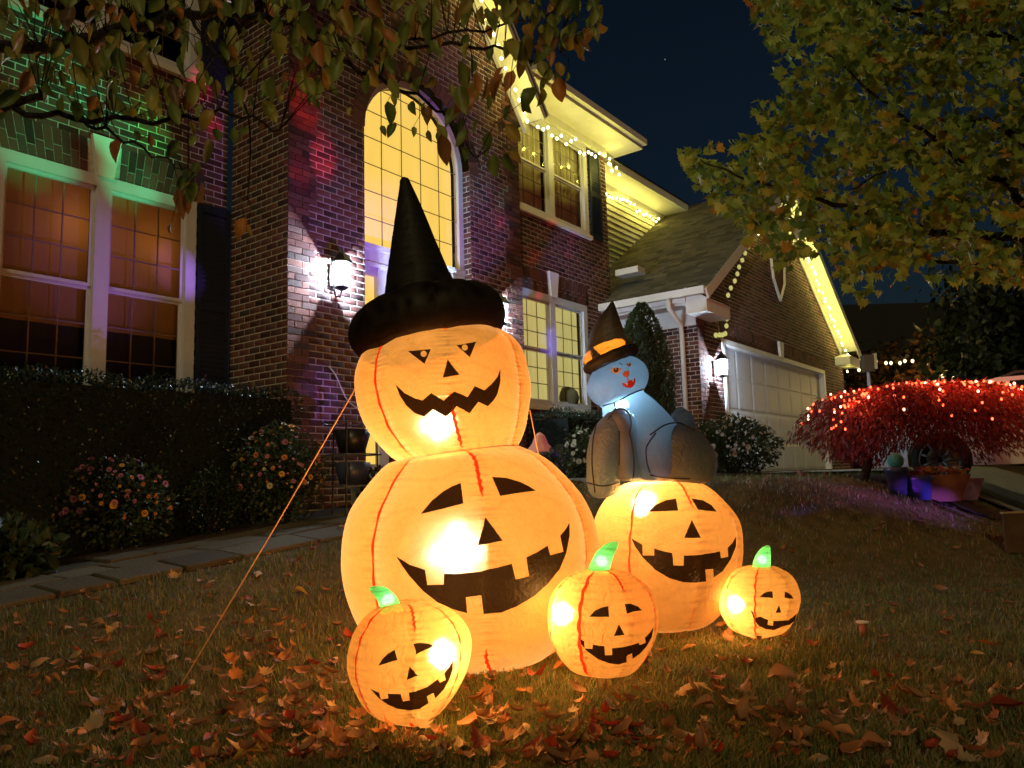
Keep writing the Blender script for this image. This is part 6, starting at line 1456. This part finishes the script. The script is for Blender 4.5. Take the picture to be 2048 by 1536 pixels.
def put_leaf(px, py, k_, sh, size, label, group=None, flat=None):
    p = gp(px, py); tilt = rnd.choice([.1, .2, .35, .5, .9]) if flat is None else flat; a = rnd.uniform(0, 2 * PI)
    p = p + np.array([0, 0, .028 + .35 * size * tilt * .6]); ax = np.array([math.cos(a), math.sin(a), rnd.uniform(-.5, .6) * tilt]); up = np.array([rnd.gauss(0, .6) * tilt, rnd.gauss(-.3, .6) * tilt, 1])
    leafobj('fallen_leaf', rnd.choice(GM[k_, sh]), p - ax * size * .4, ax, up, size, None, label, 'leaf', group)
SPEC = [(235, 1425, 'yellow', 'oval', .115, 'bright yellow oval leaf near the lower left corner of the lawn'), (512, 1222, 'yellow', 'lobed', .14, 'yellow lobed leaf on the grass beside the tether rope'), (352, 1408, 'red', 'oval', .12, 'dark red oval leaf at the foot of the left tether rope'),
        (345, 1322, 'tan', 'oval', .10, 'thin pale leaf standing upright left of the tether rope'), (148, 1372 - 48, 'tan', 'lobed', .09, 'small pale curled leaf at far left, below the path'), (12, 1465, 'orange', 'oval', .10, 'orange leaf cut by the left picture edge'),
        (500, 1400, 'orange', 'lobed', .17, 'large curled orange leaf left of the nearest small pumpkin'), (470, 1438, 'brown', 'oval', .15, 'brown folded leaf just under the large curled orange leaf'), (560, 1345, 'orange', 'lobed', .16, 'wide orange leaf behind the large curled orange leaf'), (610, 1360, 'orange', 'oval', .12, 'orange oval leaf touching the glow left of the nearest small pumpkin'),
        (645, 1480, 'orange', 'lobed', .19, 'big bent orange leaf below left of the nearest small pumpkin'), (690, 1475, 'tan', 'lobed', .16, 'tan curled leaf right of the big bent orange leaf'), (835, 1462, 'orange', 'lobed', .19, 'large orange leaf directly below the nearest small pumpkin'), (935, 1470, 'orange', 'oval', .15, 'upright pointed orange leaf right of the nearest small pumpkin'),
        (965, 1505, 'red', 'lobed', .13, 'dusty red leaf at the bottom edge near the middle'), (1056, 1470, 'tan', 'oval', .10, 'single pale round leaf on dark grass at bottom centre'), (1126, 1345, 'orange', 'oval', .15, 'round orange leaf leaning on the left of the middle small pumpkin'), (1212, 1362, 'orange', 'lobed', .10, 'small orange leaf under the middle small pumpkin'),
        (978, 1372, 'orange', 'lobed', .09, 'small lobed orange leaf right of the nearest small pumpkin on the grass'), (1043, 1398, 'orange', 'oval', .09, 'round orange leaf in front of the snowman base'), (1070, 1368, 'red', 'oval', .12, 'curved red leaf in front of the snowman base'), (1380, 1400, 'tan', 'lobed', .20, 'long crumpled tan leaf lying right of the middle small pumpkin'),
        (1380, 1300, 'orange', 'oval', .11, 'flat orange leaf below the big cat pumpkin'), (1470, 1435, 'brown', 'lobed', .17, 'very dark brown upright leaf at lower centre right'), (1560, 1375, 'brown', 'oval', .15, 'dark curled leaf below the smallest pumpkin'), (1735, 1375, 'tan', 'lobed', .12, 'pale triangular leaf on the right lawn'), (1680, 1375, 'orange', 'oval', .13, 'long orange folded leaf left of the pale triangular leaf'),
        (1690, 1335, 'tan', 'oval', .11, 'tan leaf above the long orange folded leaf'), (1870, 1350, 'tan', 'lobed', .11, 'pale folded leaf far right on the lawn'), (1910, 1520, 'tan', 'lobed', .16, 'tan lobed leaf at the bottom right corner'), (1800, 1440, 'red', 'lobed', .19, 'large dull red leaf at lower right'), (2020, 1435, 'red', 'oval', .18, 'dark red leaf at the right picture edge'),
        (1500, 1335, 'red', 'oval', .10, 'small crimson leaf just under the smallest pumpkin'), (1610, 1395, 'tan', 'oval', .11, 'thin bright-edged leaf right of the dark curled leaf'), (270, 1135 + 80, 'orange', 'oval', .08, 'faint orange leaf near the paver path'), (628, 1108, 'red', 'oval', .11, 'red leaf on the grass close to the paver path'), (590, 1130, 'red', 'oval', .12, 'second red leaf just left of the one near the paver path')]
for a in SPEC: put_leaf(*a, group='fallen leaves on the lawn')
n_ind = 299 - len(SPEC); zones = [((0, 700), (1160, 1536), 'on the left lawn between the path and the snowman inflatable', 110), ((600, 1450), (1330, 1536), 'on the lit grass in front of the inflatables', 85), ((1300, 2048), (1300, 1536), 'on the dark right half of the lawn', 999)]
HX = (120, 330, 520, 700, 950, 1100, 1320, 1450, 1640, 1850)
HZ = ['at the left picture edge', 'left of the tether rope foot', 'right of the tether rope foot', 'left of the nearest small pumpkin', 'below the nearest small pumpkin', 'between the two nearest small pumpkins', 'below the middle small pumpkin', 'below the cat pumpkin', 'below the smallest pumpkin', 'right of the smallest pumpkin', 'toward the right picture edge']
ZP = [(zones[0], 112), (zones[1], 60), (zones[2], n_ind - 172)]
for (xr, yr, txt, _), nn in ZP:
    for i in range(nn):
        if 'front' in txt: px = rnd.uniform(640, 1420)
        elif 'right' in txt: px = rnd.uniform(1400, 2060)
        else: px = rnd.uniform(-10, 690)
        t = rnd.random() ** .75; lo = np.interp(px, [0, 700, 1400, 2048], [1215, 1110, 1300, 1150]) if 'left' in txt else (1360 if 'front' in txt else 1270 - 100 * (rnd.random() < .2)); py = lo + (1545 - lo) * t
        p = gp(px, py)
        if not lawn_ok(p[0], p[1]): continue
        k_ = rnd.choice(['orange', 'orange', 'brown', 'brown', 'red', 'tan', 'tan', 'yellow' if rnd.random() < .3 else 'brown']); sh = rnd.choice(['lobed', 'oval', 'oval'])
        sz_ = rnd.choice([.05, .06, .07, .08, .09, .12]); hz = HZ[sum(px > q for q in HX)]; vt = 'along the bottom edge' if py > 1485 else 'low in the picture' if py > 1410 else 'mid lawn' if py > 1330 else 'further back' if py > 1240 else 'far back'
        put_leaf(px, py, k_, sh, sz_, f"{'large' if sz_ > .085 else 'small' if sz_ < .065 else 'medium'} {k_} {sh} leaf, {vt}, {hz}", 'fallen leaves on the lawn')
# drifts of further leaves, past the count of single ones
for k_, nn in (('orange', 150), ('brown', 190), ('tan', 80), ('red', 60)):
    P = []
    for _ in range(nn):
        if rnd.random() < .40: px = rnd.gauss(560, 260); py = 1545 - abs(rnd.gauss(0, 150))
        elif rnd.random() < .5: px = rnd.gauss(1120, 260); py = 1545 - abs(rnd.gauss(0, 90))
        else: px = rnd.uniform(-100, 2150); py = 1550 - abs(rnd.gauss(0, 170))
        if not (-150 < px < 2200 and 1150 < py < 1600): continue
        p = gp(px, py)
        if lawn_ok(p[0], p[1]): P.append(p + np.array([rnd.gauss(0, .04), rnd.gauss(0, .04), rnd.uniform(.02, .05)]))
    P = np.array(P); n = len(P); T_ = maple_template(.6, .5, 1) if k_ in ('orange', 'tan') else oval_template(.7, .8, 4)
    o = leafcloud('leaf_litter', P, unit(n) * np.array([1, 1, .35]), unit(n) * .6 + np.array([0, 0, 1]), nr.uniform(.045, .12, n), T_[0], T_[1], FL[k_]); tag(o, f'{k_} leaves drifted over the near lawn', 'leaf litter')
# the rest of the leaf litter, too small or too far to pick apart
n = 900; y = nr.uniform(3.2, 11, n); x = nr.uniform(-.8, .8, n) * y; k = lawn_ok(x, y) & ((nr.rand(n) < .5) | (x < 0)); x, y = x[k], y[k]; P = np.stack([x, y, terr(x, y) + .03], -1); n = len(x)
T_ = oval_template(.8, .9, 4); o = leafcloud('leaf_litter', P, unit(n) * np.array([1, 1, .3]), unit(n) * .5 + np.array([0, 0, 1]), nr.uniform(.04, .09, n), T_[0], T_[1], FL['brown']); tag(o, 'scattered small brown leaves across the far lawn', 'leaf litter')
